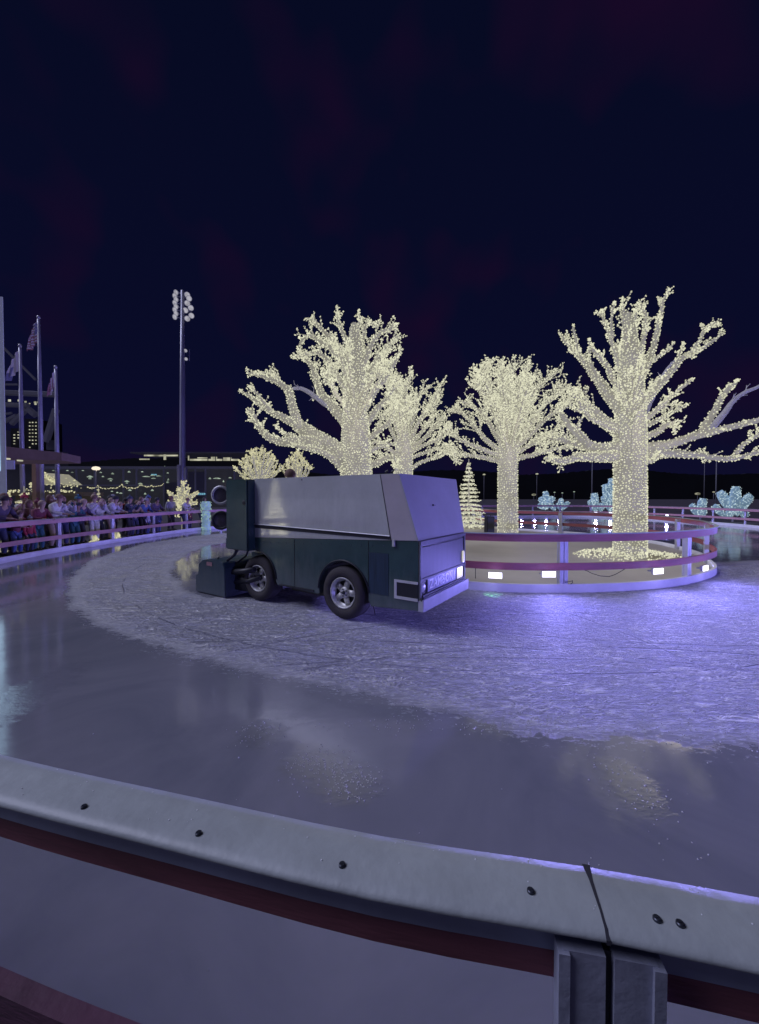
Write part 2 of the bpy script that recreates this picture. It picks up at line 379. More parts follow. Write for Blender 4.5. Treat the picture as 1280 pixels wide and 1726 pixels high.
# ------------------------------------------------------------------ barriers
def post_mesh(w=.12, d=.09, ztop=1.02):
    mb=MB()
    # two channel bars with a dark gap; local x along fence, y outward
    for s in (-1,1):
        mb.box(s*.006 if s>0 else -w/2, w/2 if s>0 else -.006, 0, d, .03, ztop, 0)
    for s in (-1,1):   # rounded lips
        mb.box(s*w/2-.008, s*w/2+.008, d-.02, d+.006, .03, ztop-.001, 0)
    mb.box(-.0055,.0055,.012,d-.012,.03,ztop-.003,1)
    return mb
def barrier(name, cv, sgn, label, spacing, phase, cap_out, board, gap_s, lower=(.40,.53)):
    root=empty(name,(0,0,0),0,label,'barrier')
    o0=sgn
    tot=clen(cv); nposts=round((tot)/spacing); sp=tot/nposts
    S=1
    gaps=[(tot-.006,tot),(0,.006)] if gap_s else ()
    up=[(0.004,.913),(0.004,1.045),(.045,1.045),(.045,.913)]
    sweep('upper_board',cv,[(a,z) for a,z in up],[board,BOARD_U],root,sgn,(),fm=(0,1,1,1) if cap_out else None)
    if cap_out: sweep('cap_shade_strip',cv,[(.045,.962),(.045,1.044),(.0485,1.044),(.0485,.962)],CAP_SHADE,root,sgn)  # blue-grey strip paints the shade below the cap lip
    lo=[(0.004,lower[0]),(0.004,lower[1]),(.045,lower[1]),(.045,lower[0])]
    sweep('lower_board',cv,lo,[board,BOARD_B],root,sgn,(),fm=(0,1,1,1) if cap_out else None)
    if cap_out:
        cap=[(-.006,1.047),(-.006,1.0595),(-.0035,1.0615),(.03,1.0612),(.07,1.0607),(.084,1.0600),(.091,1.0585),(.097,1.0555),(.1005,1.052),(.1015,1.0475),(.1005,1.0455),(.093,1.0455)]
        sweep('cap_rail',cv,cap,CAPM,root,sgn,(),smooth=True)
    else:
        sweep('cap_rail',cv,[(-.004,1.046),(-.004,1.064),(.075,1.064),(.075,1.046)],CAPM,root,sgn)
    sweep('kick_curb',cv,[(-.03,0),(-.03,.12),(-.012,.15),(.045,.15),(.045,0)],CURB,root,sgn)
    pm=post_mesh(w=.13 if cap_out else .15,d=.05 if cap_out else .09)
    me=pm.mesh('post'); me.materials.append(ALU); me.materials.append(DARKALU)
    for i in range(nposts):
        p,d=at_len(cv,phase+i*sp)
        n=Vector((d.y,-d.x))*sgn
        o=bpy.data.objects.new('post',me); COL.objects.link(o); o.parent=root
        q=p+n*(.047 if cap_out else .002)
        if not cap_out: n=-n
        o.location=(q.x,q.y,0); 
        if cap_out and q.length<4: o.material_slots[0].link='OBJECT'; o.material_slots[0].material=ALUD
        # local y -> n
        o.rotation_euler=(0,0,math.atan2(n.y,n.x)-PI/2)
    return root
outer=barrier('outer_barrier',OUT,SO,'outer rink barrier with mauve boards and grey bolted cap, nearest the camera',2.4,0,True,BOARD,True)
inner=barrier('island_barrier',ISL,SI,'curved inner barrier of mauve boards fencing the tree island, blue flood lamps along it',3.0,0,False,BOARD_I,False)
# cap joint + bolts close to the camera
def near_bolts():
    for (x,y) in ((142,1358),(335,1403),(577,1456),(895,1500),(1108,1547),(1147,1555)):
        p=G(x,y,1.064); mb=MB()
        mb.lathe([(0.0001,.0012),(.0045,.0012),(.0058,0),(.006,-.004)],20,Matrix.Translation(p))
        mb.box(-.003,.003,-.0008,.0008,.0011,.0016,0,Matrix.Translation(p))
        mb.build('bolt',BOLT,outer)
    # frost crumbs and drips resting on the cap near the joint
    mb=MB(); rn=random.Random(5)
    for k in range(70):
        s_=rn.uniform(-.9,1.2); p,d=at_len(OUT,s_); n=Vector((d.y,-d.x))*SO; q=p+n*rn.choice((rn.uniform(.0,.01),rn.uniform(.0,.08)))
        r_=rn.uniform(.0006,.0019); mb.lathe([(.0001,r_*.7),(r_*.8,r_*.4),(r_,-.001)],6,Matrix.Translation((q.x,q.y,1.0612)))
    o=mb.build('frost_crumb',mat('frost',(.7,.72,.8),.4),outer); o['kind']='stuff'
    # joint line in the cap
    d=(OUT[1]-OUT[0]).normalized(); n=Vector((d.y,-d.x))*SO
    mb=MB(); p=OUT[0]
    M=Matrix.Translation((p.x,p.y,0))@Matrix(((d.x,n.x,0,0),(d.y,n.y,0,0),(0,0,1,0),(0,0,0,1)))
    mb.prism([(0,0)],0,0) if False else None
    prof=[(-.008,1.0622),(.02,1.0622),(.07,1.0617),(.092,1.0592),(.1025,1.0515),(.1035,1.0455)]; ww=[.0065,.0028,.0018,.0022,.0028,.003]
    vs=[];fs=[]
    for k,(o,z) in enumerate(prof):
        w=ww[k]
        vs+= [M@Vector((-w+o*.05,o,z)),M@Vector((w+o*.05,o,z))]
    for k in range(len(prof)-1): fs.append((2*k,2*k+1,2*k+3,2*k+2))
    mb.add(vs,fs); mb.build('cap_joint',DARKALU,outer)
near_bolts()
# ------------------------------------------------------------------ flood lamps on the island
floods=[]
def falloff(L):
    L.use_nodes=True; nt=L.node_tree; e=nt.nodes.get('Emission') or nt.nodes.new('ShaderNodeEmission')
    f=nt.nodes.new('ShaderNodeLightFalloff'); f.inputs['Strength'].default_value=1; f.inputs['Smooth'].default_value=.3
    nt.links.new(f.outputs['Linear'],e.inputs['Strength'])
def flood(p, d, label, lit=True, power=9, glowp=0):
    """p on the barrier, d outward 2d normal"""
    r=empty('flood_lamp',p,math.atan2(d.y,d.x)-PI/2,label,'flood lamp','flood lamps along the barriers')
    mb=MB(); w,h=.12,.055
    mb.prism([(-w,-h),(w,-h),(w,h),(-w,h)],.0,.05); mb.build('housing',TRIM,r,bevel=.006)
    mb=MB(); mb.box(-w+.004,w-.004,.046,.062,-h+.004,h-.004); mb.build('lens',FLOODG,r)
    mb=MB(); mb.box(-.01,.01,-.06,0,-.01,.01); mb.box(-w-.012,-w-.004,-.05,.03,-.012,.012); mb.box(w+.004,w+.012,-.05,.03,-.012,.012); mb.box(-w-.012,w+.012,-.058,-.05,-.012,.012); mb.build('bracket',ALU,r)
    if power:
        L=bpy.data.lights.new('flood_light','AREA'); L.shape='RECTANGLE'; L.size=.2; L.size_y=.09; L.energy=power; L.color=(.27,.24,1); L.spread=math.radians(165)
        falloff(L); o=bpy.data.objects.new('flood_light',L); COL.objects.link(o); o.parent=r
        o.location=(0,.08,0); o.rotation_euler=(math.radians(78),0,0)   # -z -> +y, slightly down
        o.rotation_euler=(math.radians(90-18),0,0)
        if glowp:
            L=bpy.data.lights.new('flood_spill','POINT'); L.energy=glowp; L.color=(.42,.38,1); L.shadow_soft_size=.07; o=bpy.data.objects.new('flood_spill',L); COL.objects.link(o); o.parent=r; o.location=(0,.16,.02)
    return r
names=['leftmost on the island, with a green spot on the ice below','just left of the aluminium joint post','right of the hanging cable, on the curved board','at the far right bend of the island']
def nearest(cv,px,py,z):
    best=None
    for i,p in enumerate(cv):
        if p.y<.3: continue
        w=proj((p.x,p.y,z))
        e=abs(w[0]-px)+abs(w[1]-py)
        if best is None or e<best[0]: best=(e,i)
    i=best[1]; d=(cv[(i+1)%len(cv)]-cv[i-1]).normalized(); return cv[i],d
def proj(p):
    c,s=math.cos(TH),math.sin(TH); dy=p[1]; dz=p[2]-H
    depth=dy*c-dz*s; up=dy*s+dz*c
    return (640+F*p[0]/depth, CY-F*up/depth)
for (px,py),nm,pw in zip(((832,969),(924,967),(1096,962),(1177,957)),names,(5,40,46,40)):
    p,d=nearest(ISL,px,py,.33); n=Vector((d.y,-d.x))*SI
    q=p+n*.07
    zz=P(px,py,q.y).z
    flood(Vector((q.x,q.y,zz)),n,'glowing flood lamp '+nm,power=pw,glowp=1.3)
for i,f in enumerate((.03,.22,.36,.47,.56)):   # hidden continuation behind the vehicle
    s=clen(ISL)*(.07+f*.62)
    p,d=at_len(ISL,s); n=Vector((d.y,-d.x))*SI; q=p+n*.07
    flood(Vector((q.x,q.y,.34)),n,'blue flood lamp on the far side of the island behind the vehicle',power=13)
# floods on the outer barrier behind the island
for px in (878,900,920,942,1005,1030,1090,1128):
    best=None
    for i,p in enumerate(OUT):
        if p.y>24 and p.x>2:
            e=abs(proj((p.x,p.y,.4))[0]-px)
            if best is None or e<best[0]: best=(e,i)
    i=best[1]; p=OUT[i]; d=(OUT[(i+1)%len(OUT)]-OUT[i-1]).normalized(); n=-Vector((d.y,-d.x))*SO; q=p+n*.08
    flood(Vector((q.x,q.y,.42)),n,'small flood lamp on the far outer barrier reflected in the ice',power=4)
for sfrac in (.035,.075,.115,.155,.20,.245):     # unseen lamps added on the right of the outer barrier for violet light
    p,d=at_len(OUT,clen(OUT)*(1-sfrac)); n=-Vector((d.y,-d.x))*SO; q=p+n*.08
    flood(Vector((q.x,q.y,.42)),n,'added unseen blue flood lamp on the right hand stretch of the outer barrier',power=16)
gl=bpy.data.lights.new('green_spot','SPOT'); gl.energy=5; gl.color=(.25,1,.45); gl.spot_size=math.radians(70); gl.spot_blend=1; gl.shadow_soft_size=.03
go=bpy.data.objects.new('green_spot',gl); COL.objects.link(go); gp=G(832,1003); go.location=(gp.x,gp.y+.02,.32)
# cables on the island side
def cable(name,pts,r,label,cat='cable'):
    cv=catmull([(p[0],p[1]) for p in pts],False,.05)
    n=len(pts); zs=[p[2] for p in pts]; out=[]
    for i,c in enumerate(cv):
        t=i/(len(cv)-1)*(n-1); k=min(int(t),n-2); out.append((c.x,c.y,zs[k]+(zs[k+1]-zs[k])*(t-k)))
    mb=MB(); mb.tube(out,r,6); o=mb.build(name,BLACK,None,True); tag(o,label,cat); return o
def isl_cable(pxs,label):
    pts=[]
    for (x,y) in pxs:
        p,d=nearest(ISL,x,y,.45); n=Vector((d.y,-d.x))*SI; q=p+n*.03
        pts.append((q.x,q.y,P(x,y,q.y).z))
    return cable('power_cable',pts,.006,label)
isl_cable([(972,958),(985,966),(1005,971),(1025,972),(1045,966),(1055,957)],'thin black cable sagging in a loop below the island board right of the joint post')
isl_cable([(907,987),(925,986),(950,986),(962,990),(966,982),(958,978),(950,982)],'dark power cable curled at the foot of the island joint post')
isl_cable([(800,975),(799,962),(797,953)],'short dark cable end hanging beneath the left flood lamps')
# ------------------------------------------------------------------ lit trees
OCT_V=np.array([(1,0,0),(-1,0,0),(0,1,0),(0,-1,0),(0,0,1),(0,0,-1)],float)
OCT_F=np.array([(0,2,4),(2,1,4),(1,3,4),(3,0,4),(2,0,5),(1,2,5),(3,1,5),(0,3,5)])
def bulb_mesh(pts, r, name='bulbs'):
    pts=np.asarray(pts,float); n=len(pts)
    rr=r*(.65+.65*RS.rand(n)**1.5)
    # random rotation per bulb
    ax=RS.normal(size=(n,3)); ax/=np.linalg.norm(ax,axis=1)[:,None]
    bx=np.cross(ax,RS.normal(size=(n,3))); bx/=np.linalg.norm(bx,axis=1)[:,None]; cx=np.cross(ax,bx)
    R=np.stack([ax,bx,cx],1)   # n,3,3
    V=(np.einsum('kj,nji->nki',OCT_V,R)*rr[:,None,None]+pts[:,None,:]).reshape(-1,3)
    Fc=(OCT_F[None]+6*np.arange(n)[:,None,None]).reshape(-1,3)
    me=bpy.data.meshes.new(name); me.vertices.add(len(V)); me.vertices.foreach_set('co',V.ravel())
    me.loops.add(Fc.size); me.loops.foreach_set('vertex_index',Fc.ravel().astype(np.int32))
    me.polygons.add(len(Fc)); me.polygons.foreach_set('loop_start',np.arange(0,Fc.size,3,dtype=np.int32))
    try: me.polygons.foreach_set('loop_total',np.full(len(Fc),3,np.int32))
    except Exception: pass
    me.update(calc_edges=True); return me
def shavings_and_glints():
    rn=random.Random(21); pts=[]
    for (px,py,rx,ry,n) in ((535,1288,.20,.13,150),(595,1316,.16,.13,170),(440,1236,.14,.14,70),(1062,1320,.18,.3,110),(1000,1470,.12,.05,14),(760,1222,.9,.10,120)):  # pale chips clustered here stand in for sparkle in the tree reflections
        g=G(px,py)
        for k in range(n):
            x=g.x+rn.gauss(0,rx*.6); y=g.y+rn.gauss(0,ry*.6)
            if pip(x,y,INNER): pts.append((x,y,.002))
    for k in range(900):     # shavings pushed to the edge of the scored band
        i=rn.randint(0,len(snow_px)-3); t=rn.random(); a=G(*snow_px[i]); b=G(*snow_px[i+1]); p=a.lerp(b,t)
        pts.append((p.x+rn.gauss(0,.16),p.y+rn.gauss(0,.13),.002))
    for k in range(14): pts.append((rn.uniform(-2.5,3.5),rn.uniform(1.2,3.2),.001))
    pts=[p for p in pts if p[1]>.9 and p[0]>-9.5 and p[0]<15]
    me=bulb_mesh(pts,.0046); o=link('shavings_and_glints',me,mat('shaving_glint',(.55,.55,.56),.25,spec=1,coat=1))
    tag(o,'loose ice shavings and pale chips added as glints, scattered on the wet ice','ice chips',kind='stuff')
INNER=outw(OUT,-.08,SO)
shavings_and_glints()
def smooth_path(pts, rad, k=4):
    out=[];ro=[]
    n=len(pts)
    for i in range(n-1):
        p0,p1,p2,p3=(pts[max(0,min(n-1,i+j-1))] for j in range(4))
        for j in range(k):
            t=j/k
            out.append(.5*((2*p1)+(p2-p0)*t+(2*p0-5*p1+4*p2-p3)*t*t+(3*p1-p0-3*p2+p3)*t**3)); ro.append(rad[i]+(rad[i+1]-rad[i])*t)
    out.append(pts[-1]); ro.append(rad[-1]); return out,ro
class LitTree:
    def __init__(s, D, bulb_r=.03, dens=120, bark=None):
        s.D=D; s.mb=MB(); s.un=MB(); s.bulbs=[]; s.br=bulb_r; s.dens=dens; s.rnd=random.Random(int(D*100)); s.px=D/F
    def scatter(s, path, rad, dens, off=.6, stick=0):
        # jittered rows wound round the limb
        sp=1/math.sqrt(dens); acc=0; nxt=s.rnd.random()*sp; ph=0
        for i in range(len(path)-1):
            a,b=path[i],path[i+1]; L=(b-a).length
            if L<1e-6: continue
            t=(b-a).normalized(); u=(Vector((1,0,0))-t*t.x); u=u.normalized() if u.length>.15 else t.orthogonal().normalized(); w=t.cross(u)
            while nxt<acc+L:
                f=(nxt-acc)/L; r=rad[i]+(rad[i+1]-rad[i])*f; m=max(2,int(2*PI*r/sp+s.rnd.random())); ph+=.5
                for k in range(m):
                    if s.rnd.random()<.06: continue
                    th=2*PI*(k+ph+s.rnd.uniform(-.36,.36))/m; q=a.lerp(b,f)+t*s.rnd.uniform(-.36,.36)*sp
                    s.bulbs.append(q+(u*math.cos(th)+w*math.sin(th))*(r+s.br*off+stick*s.rnd.random()**2))
                nxt+=sp
            acc+=L
    def twig(s, p, d, L, r, depth, lit=True, spacing=.055):
        n=max(3,int(L/.09)); pts=[p]; rad=[r]; dd=d.normalized()
        bend=Vector((s.rnd.uniform(-1,1),s.rnd.uniform(-1,1),s.rnd.uniform(-.1,.9)))*.28
        for i in range(n):
            dd=(dd+bend/n+Vector((s.rnd.uniform(-1,1),s.rnd.uniform(-1,1),s.rnd.uniform(-1,1)))*.16).normalized()
            pts.append(pts[-1]+dd*L/n); rad.append(max(.006,r*(1-.75*(i+1)/n)))
        (s.mb if lit else s.un).tube(pts,rad,5,0,False)
        if lit:
            tot=0
            for i in range(n):
                a,b=pts[i],pts[i+1]; m=max(1,int((b-a).length/spacing+s.rnd.random()))
                for k in range(m):
                    q=a.lerp(b,s.rnd.random())
                    s.bulbs.append(q+Vector((s.rnd.uniform(-1,1),s.rnd.uniform(-1,1),s.rnd.uniform(-1,1))).normalized()*(rad[i]+s.br*.7))
            for k in range(2): s.bulbs.append(pts[-1]+Vector((s.rnd.uniform(-1,1),s.rnd.uniform(-1,1),s.rnd.uniform(-1,1)))*s.br*1.2)
        if depth>0:
            for k in range(s.rnd.choice((1,2,2,3))):
                i=s.rnd.randint(max(1,n//3),n); t=(pts[i]-pts[i-1]).normalized()
                o=t.orthogonal().normalized(); o=Matrix.Rotation(s.rnd.random()*2*PI,3,t)@o
                s.twig(pts[i],t+o*.85+Vector((0,0,.2)),L*s.rnd.uniform(.4,.7),r*.6,depth-1,lit,spacing)
    def limb(s, px, w0, w1, slope=None, lit=True, twigs=1.0, twl=.5, start=.35, dens=None, twr=.022):
        """px polyline in photo pixels laid into the tree's own depth, leaning toward or away by slope"""
        if slope is None: slope=s.rnd.uniform(-.5,.5)
        p0=P(px[0][0],px[0][1],s.D); pts=[]
        acc=0
        for i,(x,y) in enumerate(px):
            if i: acc+=math.hypot(x-px[i-1][0],y-px[i-1][1])*s.px
            pts.append(P(x,y,s.D+slope*acc))
        n=len(pts); rad=[(w0+(w1-w0)*(i/(n-1))**.8)*s.px/2 for i in range(n)]
        path,ro=smooth_path(pts,rad,4)
        j=.012*s.D/10
        path=[q+Vector((s.rnd.uniform(-j,j),s.rnd.uniform(-j,j),s.rnd.uniform(-j,j))) for q in path]
        (s.mb if lit else s.un).tube(path,ro,8,0,True)
        if lit: s.scatter(path,ro,dens or s.dens)
        # sub-branches
        N=len(path); total=sum((path[i+1]-path[i]).length for i in range(N-1))
        m=int(total*7.6*twigs)
        for k in range(m):
            t=start+(1-start)*s.rnd.random()**.8; i=min(N-2,int(t*(N-1)))
            d=(path[i+1]-path[i]).normalized(); o=d.orthogonal().normalized(); o=Matrix.Rotation(s.rnd.random()*2*PI,3,d)@o
            s.twig(path[i],d*1.0+o*s.rnd.uniform(.4,.9)+Vector((0,0,.25)),twl*s.rnd.uniform(.45,1.15)*(1.15-.5*t),twr,1 if s.rnd.random()<.6 else 0,lit)
        s.twig(path[-1],(path[-1]-path[-3]),twl*.3,max(.01,ro[-1]),1,lit)
        return path
    def finish(s, name, label, base, bulbmat=BULB, group='trees wrapped in warm lights on the island', seams=0):
        root=empty(name,base,0,label,'tree',group)
        T=Matrix.Translation(-Vector(base))
        me=s.mb.mesh('trunk'); me.transform(T); link('trunk',me,BARK,root,True)
        if s.un.v:
            me=s.un.mesh('bare_branch'); me.transform(T); link('bare_branch',me,BARKU,root,True)
        me=bulb_mesh(s.bulbs,s.br); me.transform(T); o=link('string_lights',me,bulbmat,root); o['kind']='stuff'
        return root
def flutedtrunk(t, path, rad, dens):
    t.mb.tube(path,rad,20,0,True); t.scatter(path,rad,dens)
    # vertical light tracks / seams
    for a in (-2.0,-1.2,-2.8):
        pts=[p+Vector((math.cos(a)*r*1.005,math.sin(a)*r*1.005,0)) for p,r in zip(path,rad)]
        t.mb.tube(pts,.02,5,0,False)
def trunk_from_px(t, cx, pts, dens):
    """pts: (x,y,width px) bottom to top; bottom replaced by floor"""
    path=[];rad=[]
    for x,y,w in pts:
        q=P(x,y,t.D); path.append(q); rad.append(w*t.px/2)
    b=path[0].copy(); b.z=.05; path=[b]+path; rad=[rad[0]]+rad
    p2=[];r2=[]
    for i in range(len(path)-1):
        for k in range(4):
            p2.append(path[i].lerp(path[i+1],k/4)); r2.append(rad[i]+(rad[i+1]-rad[i])*k/4)
    p2.append(path[-1]); r2.append(rad[-1])
    flutedtrunk(t,p2,r2,dens); return b
def extra(t, cx, cy, n, hx, hy, w=5, twl=.45):
    """inner limbs reaching toward and away from the rink that fill the crown's depth"""
    for k in range(n):
        x0=cx+t.rnd.uniform(-3,3); y0=cy+t.rnd.uniform(-.55,.25)*hy*.5
        dx=t.rnd.uniform(-hx,hx)*.6; dy=-hy*t.rnd.uniform(.35,.8)
        t.limb([(x0,y0),(x0+dx*.35,y0+dy*.4),(x0+dx*.8,y0+dy*.8),(x0+dx,y0+dy)],w,2,t.rnd.choice((-1,1))*t.rnd.uniform(.6,1.2),True,.9,twl,.3)
def tree_right():
    t=LitTree(10.8,.0238,185)
    base=trunk_from_px(t,1062,[(1062,938,48),(1062,800,47),(1062,735,47),(1063,690,42),(1063,640,36),(1062,590,27),(1061,550,17),(1060,528,8)],210)
    A=t.limb
    A([(1045,757),(1015,757),(985,750),(960,744),(930,738)],26,8,.25,twigs=.9,twl=.45)
    A([(1045,768),(1010,770),(975,770),(950,777),(928,774)],20,6,-.35,twigs=.9,twl=.4)
    A([(995,752),(975,735),(958,715),(947,700)],15,8,.3,twigs=.35,dens=60)
    A([(992,742),(978,728),(975,716),(982,705)],5,3,-.3,twigs=.7,twl=.25)
    A([(1046,728),(1022,712),(1000,692),(982,672),(965,655)],22,6,.15,twigs=1.6,twl=.5)
    A([(1040,726),(1010,712),(990,700),(970,668)],10,4,-.5,twigs=1.2)
    A([(1050,695),(1028,668),(1008,640),(990,615),(968,592),(948,568)],22,4,.2,twigs=.9,twl=.4)
    A([(985,610),(975,590),(966,553)],6,3,.1,twigs=.8,twl=.25)
    A([(1003,630),(994,605),(995,578)],6,3,-.3,twigs=.9,twl=.25)
    A([(1052,672),(1034,640),(1020,612),(1000,590)],11,4,-.6,twigs=.9,twl=.35)
    A([(1050,640),(1040,600),(1028,565),(1014,530)],12,3,.3,twigs=.8,twl=.35)
    A([(1032,570),(1031,545),(1034,517)],6,3,-.2,twigs=.8,twl=.25)
    A([(1058,610),(1054,560),(1050,514)],9,4,-.3,twigs=1.2,twl=.35)
    A([(1066,610),(1070,560),(1073,520)],9,4,.3,twigs=1.2,twl=.35)
    A([(1070,630),(1083,580),(1089,545),(1084,518)],9,4,-.4,twigs=1,twl=.35)
    A([(1072,655),(1093,612),(1105,570),(1113,535),(1118,508),(1127,492)],12,3,.1,twigs=.7,twl=.28)
    A([(1096,610),(1116,597),(1134,582)],6,3,-.4,twigs=.7,twl=.25)
    A([(1076,690),(1100,660),(1130,628),(1152,602),(1180,590),(1215,565)],16,3,-.2,twigs=.6,twl=.3)
    A([(1166,596),(1182,570),(1190,553),(1207,547)],6,3,.1,twigs=1.1,twl=.25)
    A([(1145,610),(1147,595),(1151,582)],5,3,.3,twigs=1,twl=.22)
    A([(1080,712),(1108,690),(1132,668),(1160,645)],11,3,-.5,twigs=1.1,twl=.35)
    A([(1082,722),(1120,702),(1155,684)],9,3,.5,twigs=1.2,twl=.35)
    A([(1082,738),(1108,728),(1130,712),(1138,722)],12,4,-.4,twigs=1.5,twl=.35)
    A([(1082,755),(1125,750),(1170,736),(1225,722),(1300,702),(1345,690)],18,5,-.25,twigs=.7,twl=.35,dens=80)
    A([(1180,733),(1203,695),(1222,662),(1240,646)],13,6,.1,twigs=.9,twl=.25,dens=90)
    A([(1190,732),(1222,695),(1245,668),(1300,642)],13,4,-.1,False,.5,.3)
    A([(1075,715),(1095,680),(1112,640),(1136,610)],12,4,.5,False,.5,.3)
    A([(1082,768),(1130,764),(1180,768),(1235,773),(1300,755)],18,5,.25,twigs=.7,twl=.4,dens=90)
    A([(1240,765),(1262,742),(1300,720)],8,3,-.3,twigs=.9,twl=.3)
    A([(1080,775),(1095,778),(1110,770)],12,5,-.6,twigs=1.6,twl=.3)
    extra(t,1063,720,6,60,150,8)
    # carpet of lights at the foot
    for k in range(750):
        a=t.rnd.random()*2*PI; r=.4+1.05*t.rnd.random()**.8
        t.bulbs.append(Vector((base.x+r*math.cos(a),base.y+r*math.sin(a)*.9,.05+.20*max(0,1-r/1.5)+t.rnd.random()*.07)))
    return t.finish('lit_tree','lit bare tree with the thickest trunk and long arms reaching right',base)
def tree_left():
    t=LitTree(12.3,.025,140)
    base=trunk_from_px(t,600,[(601,860,52),(601,790,51),(600,735,46),(599,690,38),(600,640,34),(600,590,26),(598,560,16),(598,545,8)],190)
    A=t.limb
    A([(582,775),(555,752),(528,735),(502,716)],36,20,.1,twigs=.7,twl=.4)
    A([(503,722),(498,700),(492,680),(490,664)],16,12,.1,twigs=.3)
    A([(491,665),(474,648),(450,637),(424,629)],12,4,-.1,twigs=1,twl=.4)
    A([(490,660),(475,645),(462,634),(445,628)],7,3,.4,twigs=.9,twl=.4)
    A([(505,716),(478,704),(455,692),(436,678),(413,664)],15,4,.2,twigs=1.1,twl=.4)
    A([(455,692),(440,672),(425,655)],6,3,-.4,twigs=.8,twl=.35)
    A([(542,748),(512,743),(478,744),(455,738),(438,722),(424,694)],20,6,-.3,twigs=1.2,twl=.4)
    A([(498,735),(480,731),(468,722)],8,3,.4,twigs=1,twl=.3)
    A([(578,790),(555,768),(525,757),(500,752)],14,4,-.5,twigs=1,twl=.3)
    A([(583,705),(560,688),(535,671),(512,656),(494,655)],14,5,.1,False,.5,.3)
    A([(584,712),(565,690),(548,672),(535,645),(525,615),(510,600)],20,5,.1,twigs=1.1,twl=.5)
    A([(586,668),(573,640),(556,612),(535,595),(500,602)],11,4,-.3,twigs=1.2,twl=.45)
    A([(588,640),(570,600),(548,580),(522,567),(507,578)],13,4,.3,twigs=1.3,twl=.45)
    A([(590,620),(572,585),(548,560),(528,542)],12,4,-.1,twigs=1.4,twl=.45)
    A([(594,595),(580,565),(571,545),(568,535)],9,3,.3,twigs=1.2,twl=.4)
    A([(600,575),(605,550),(606,529)],8,3,-.2,twigs=1,twl=.3)
    A([(604,600),(612,570),(618,545),(632,548)],9,3,.4,twigs=1.4,twl=.4)
    A([(606,630),(622,590),(640,562),(664,553)],12,3,-.2,twigs=1.3,twl=.45)
    A([(608,662),(628,620),(650,590),(668,568)],14,4,.3,twigs=1.5,twl=.5)
    A([(610,695),(632,660),(655,630),(672,595)],15,4,-.1,twigs=1.3,twl=.5)
    A([(612,720),(635,690),(655,668),(668,640)],14,4,.4,twigs=1.5,twl=.45)
    A([(614,745),(640,725),(655,712),(664,692)],10,4,-.5,twigs=1.3,twl=.4)
    A([(615,765),(640,752),(662,748)],12,4,.3,twigs=1.3,twl=.4)
    A([(618,785),(640,778),(662,770),(668,790)],14,4,-.5,twigs=1.6,twl=.4)
    extra(t,600,712,14,85,140,6,.5)
    return t.finish('lit_tree','broad lit bare tree rising behind the ice resurfacer with a big left arm',base)
def tree_mid():
    t=LitTree(18,.030,110)
    base=trunk_from_px(t,680,[(681,860,28),(681,800,28),(681,762,29),(681,730,18),(680,690,12),(680,665,7)],100)
    A=t.limb
    for pts,w,sl in (([(675,758),(660,725),(646,700),(638,722)],9,.3),([(677,745),(663,695),(657,660),(650,640)],9,-.2),([(679,740),(675,690),(672,655),(668,640)],8,.4),
        ([(681,740),(682,690),(686,650),(692,634)],8,-.3),([(684,745),(697,705),(704,672),(716,655)],9,.1),([(687,750),(706,712),(728,682),(742,652)],10,-.2),
        ([(688,752),(712,728),(730,700),(737,672)],8,.4),([(690,758),(716,738),(735,716),(746,706)],9,.2),([(690,765),(715,750),(735,742),(748,728)],8,-.4),
        ([(690,772),(712,765),(735,757),(752,762)],7,.3),([(672,770),(655,755),(640,745),(628,748)],10,-.3),([(672,780),(655,772),(640,775)],8,.3),([(690,792),(712,778),(738,770),(758,762),(772,775)],7,.1)):
        A(pts,w*.85,2.5,sl,twigs=1.2,twl=.75,start=.3,twr=.024)
    extra(t,681,745,13,58,120,5,.7)
    return t.finish('lit_tree','smaller lit bare tree just right of the broad one, above the vehicle nose',base)
def tree_centre():
    t=LitTree(16.5,.028,120)
    base=trunk_from_px(t,856,[(856,896,32),(856,820,31),(856,775,31),(856,752,26),(857,710,17),(858,670,10),(859,640,6)],110)
    A=t.limb
    for pts,w,sl in (([(846,778),(818,772),(788,767),(765,764),(756,754)],11,.2),([(845,768),(815,758),(788,747),(768,737),(758,727)],11,-.2),
        ([(846,762),(820,742),(800,718),(786,702),(768,692)],11,.3),([(847,755),(828,718),(808,692),(784,679)],10,-.3),([(849,748),(833,702),(816,668),(800,642)],10,.2),
        ([(851,742),(840,692),(828,652),(818,625)],9,-.3),([(854,738),(849,690),(843,650),(843,619)],8,.4),([(857,735),(858,685),(862,645),(868,613)],8,-.2),
        ([(860,738),(869,690),(880,652),(888,619)],9,.3),([(863,745),(880,705),(896,668),(914,648),(930,635)],10,-.2),([(866,750),(890,718),(910,692),(930,672),(948,658)],10,.2),
        ([(868,757),(900,727),(924,704),(945,688),(960,680)],10,-.3),([(868,765),(902,744),(932,728),(955,714)],9,.4),([(867,774),(900,766),(935,757),(962,750)],11,-.3),([(866,770),(892,750),(920,748),(950,740)],8,.1)):
        A(pts,w*.8,2.5,sl,twigs=1.3,twl=.8,start=.25,twr=.022)
    extra(t,857,755,20,85,150,5,.75)
    return t.finish('lit_tree','round crowned lit bare tree in the middle of the island',base)
tree_right(); tree_left(); tree_mid(); tree_centre()
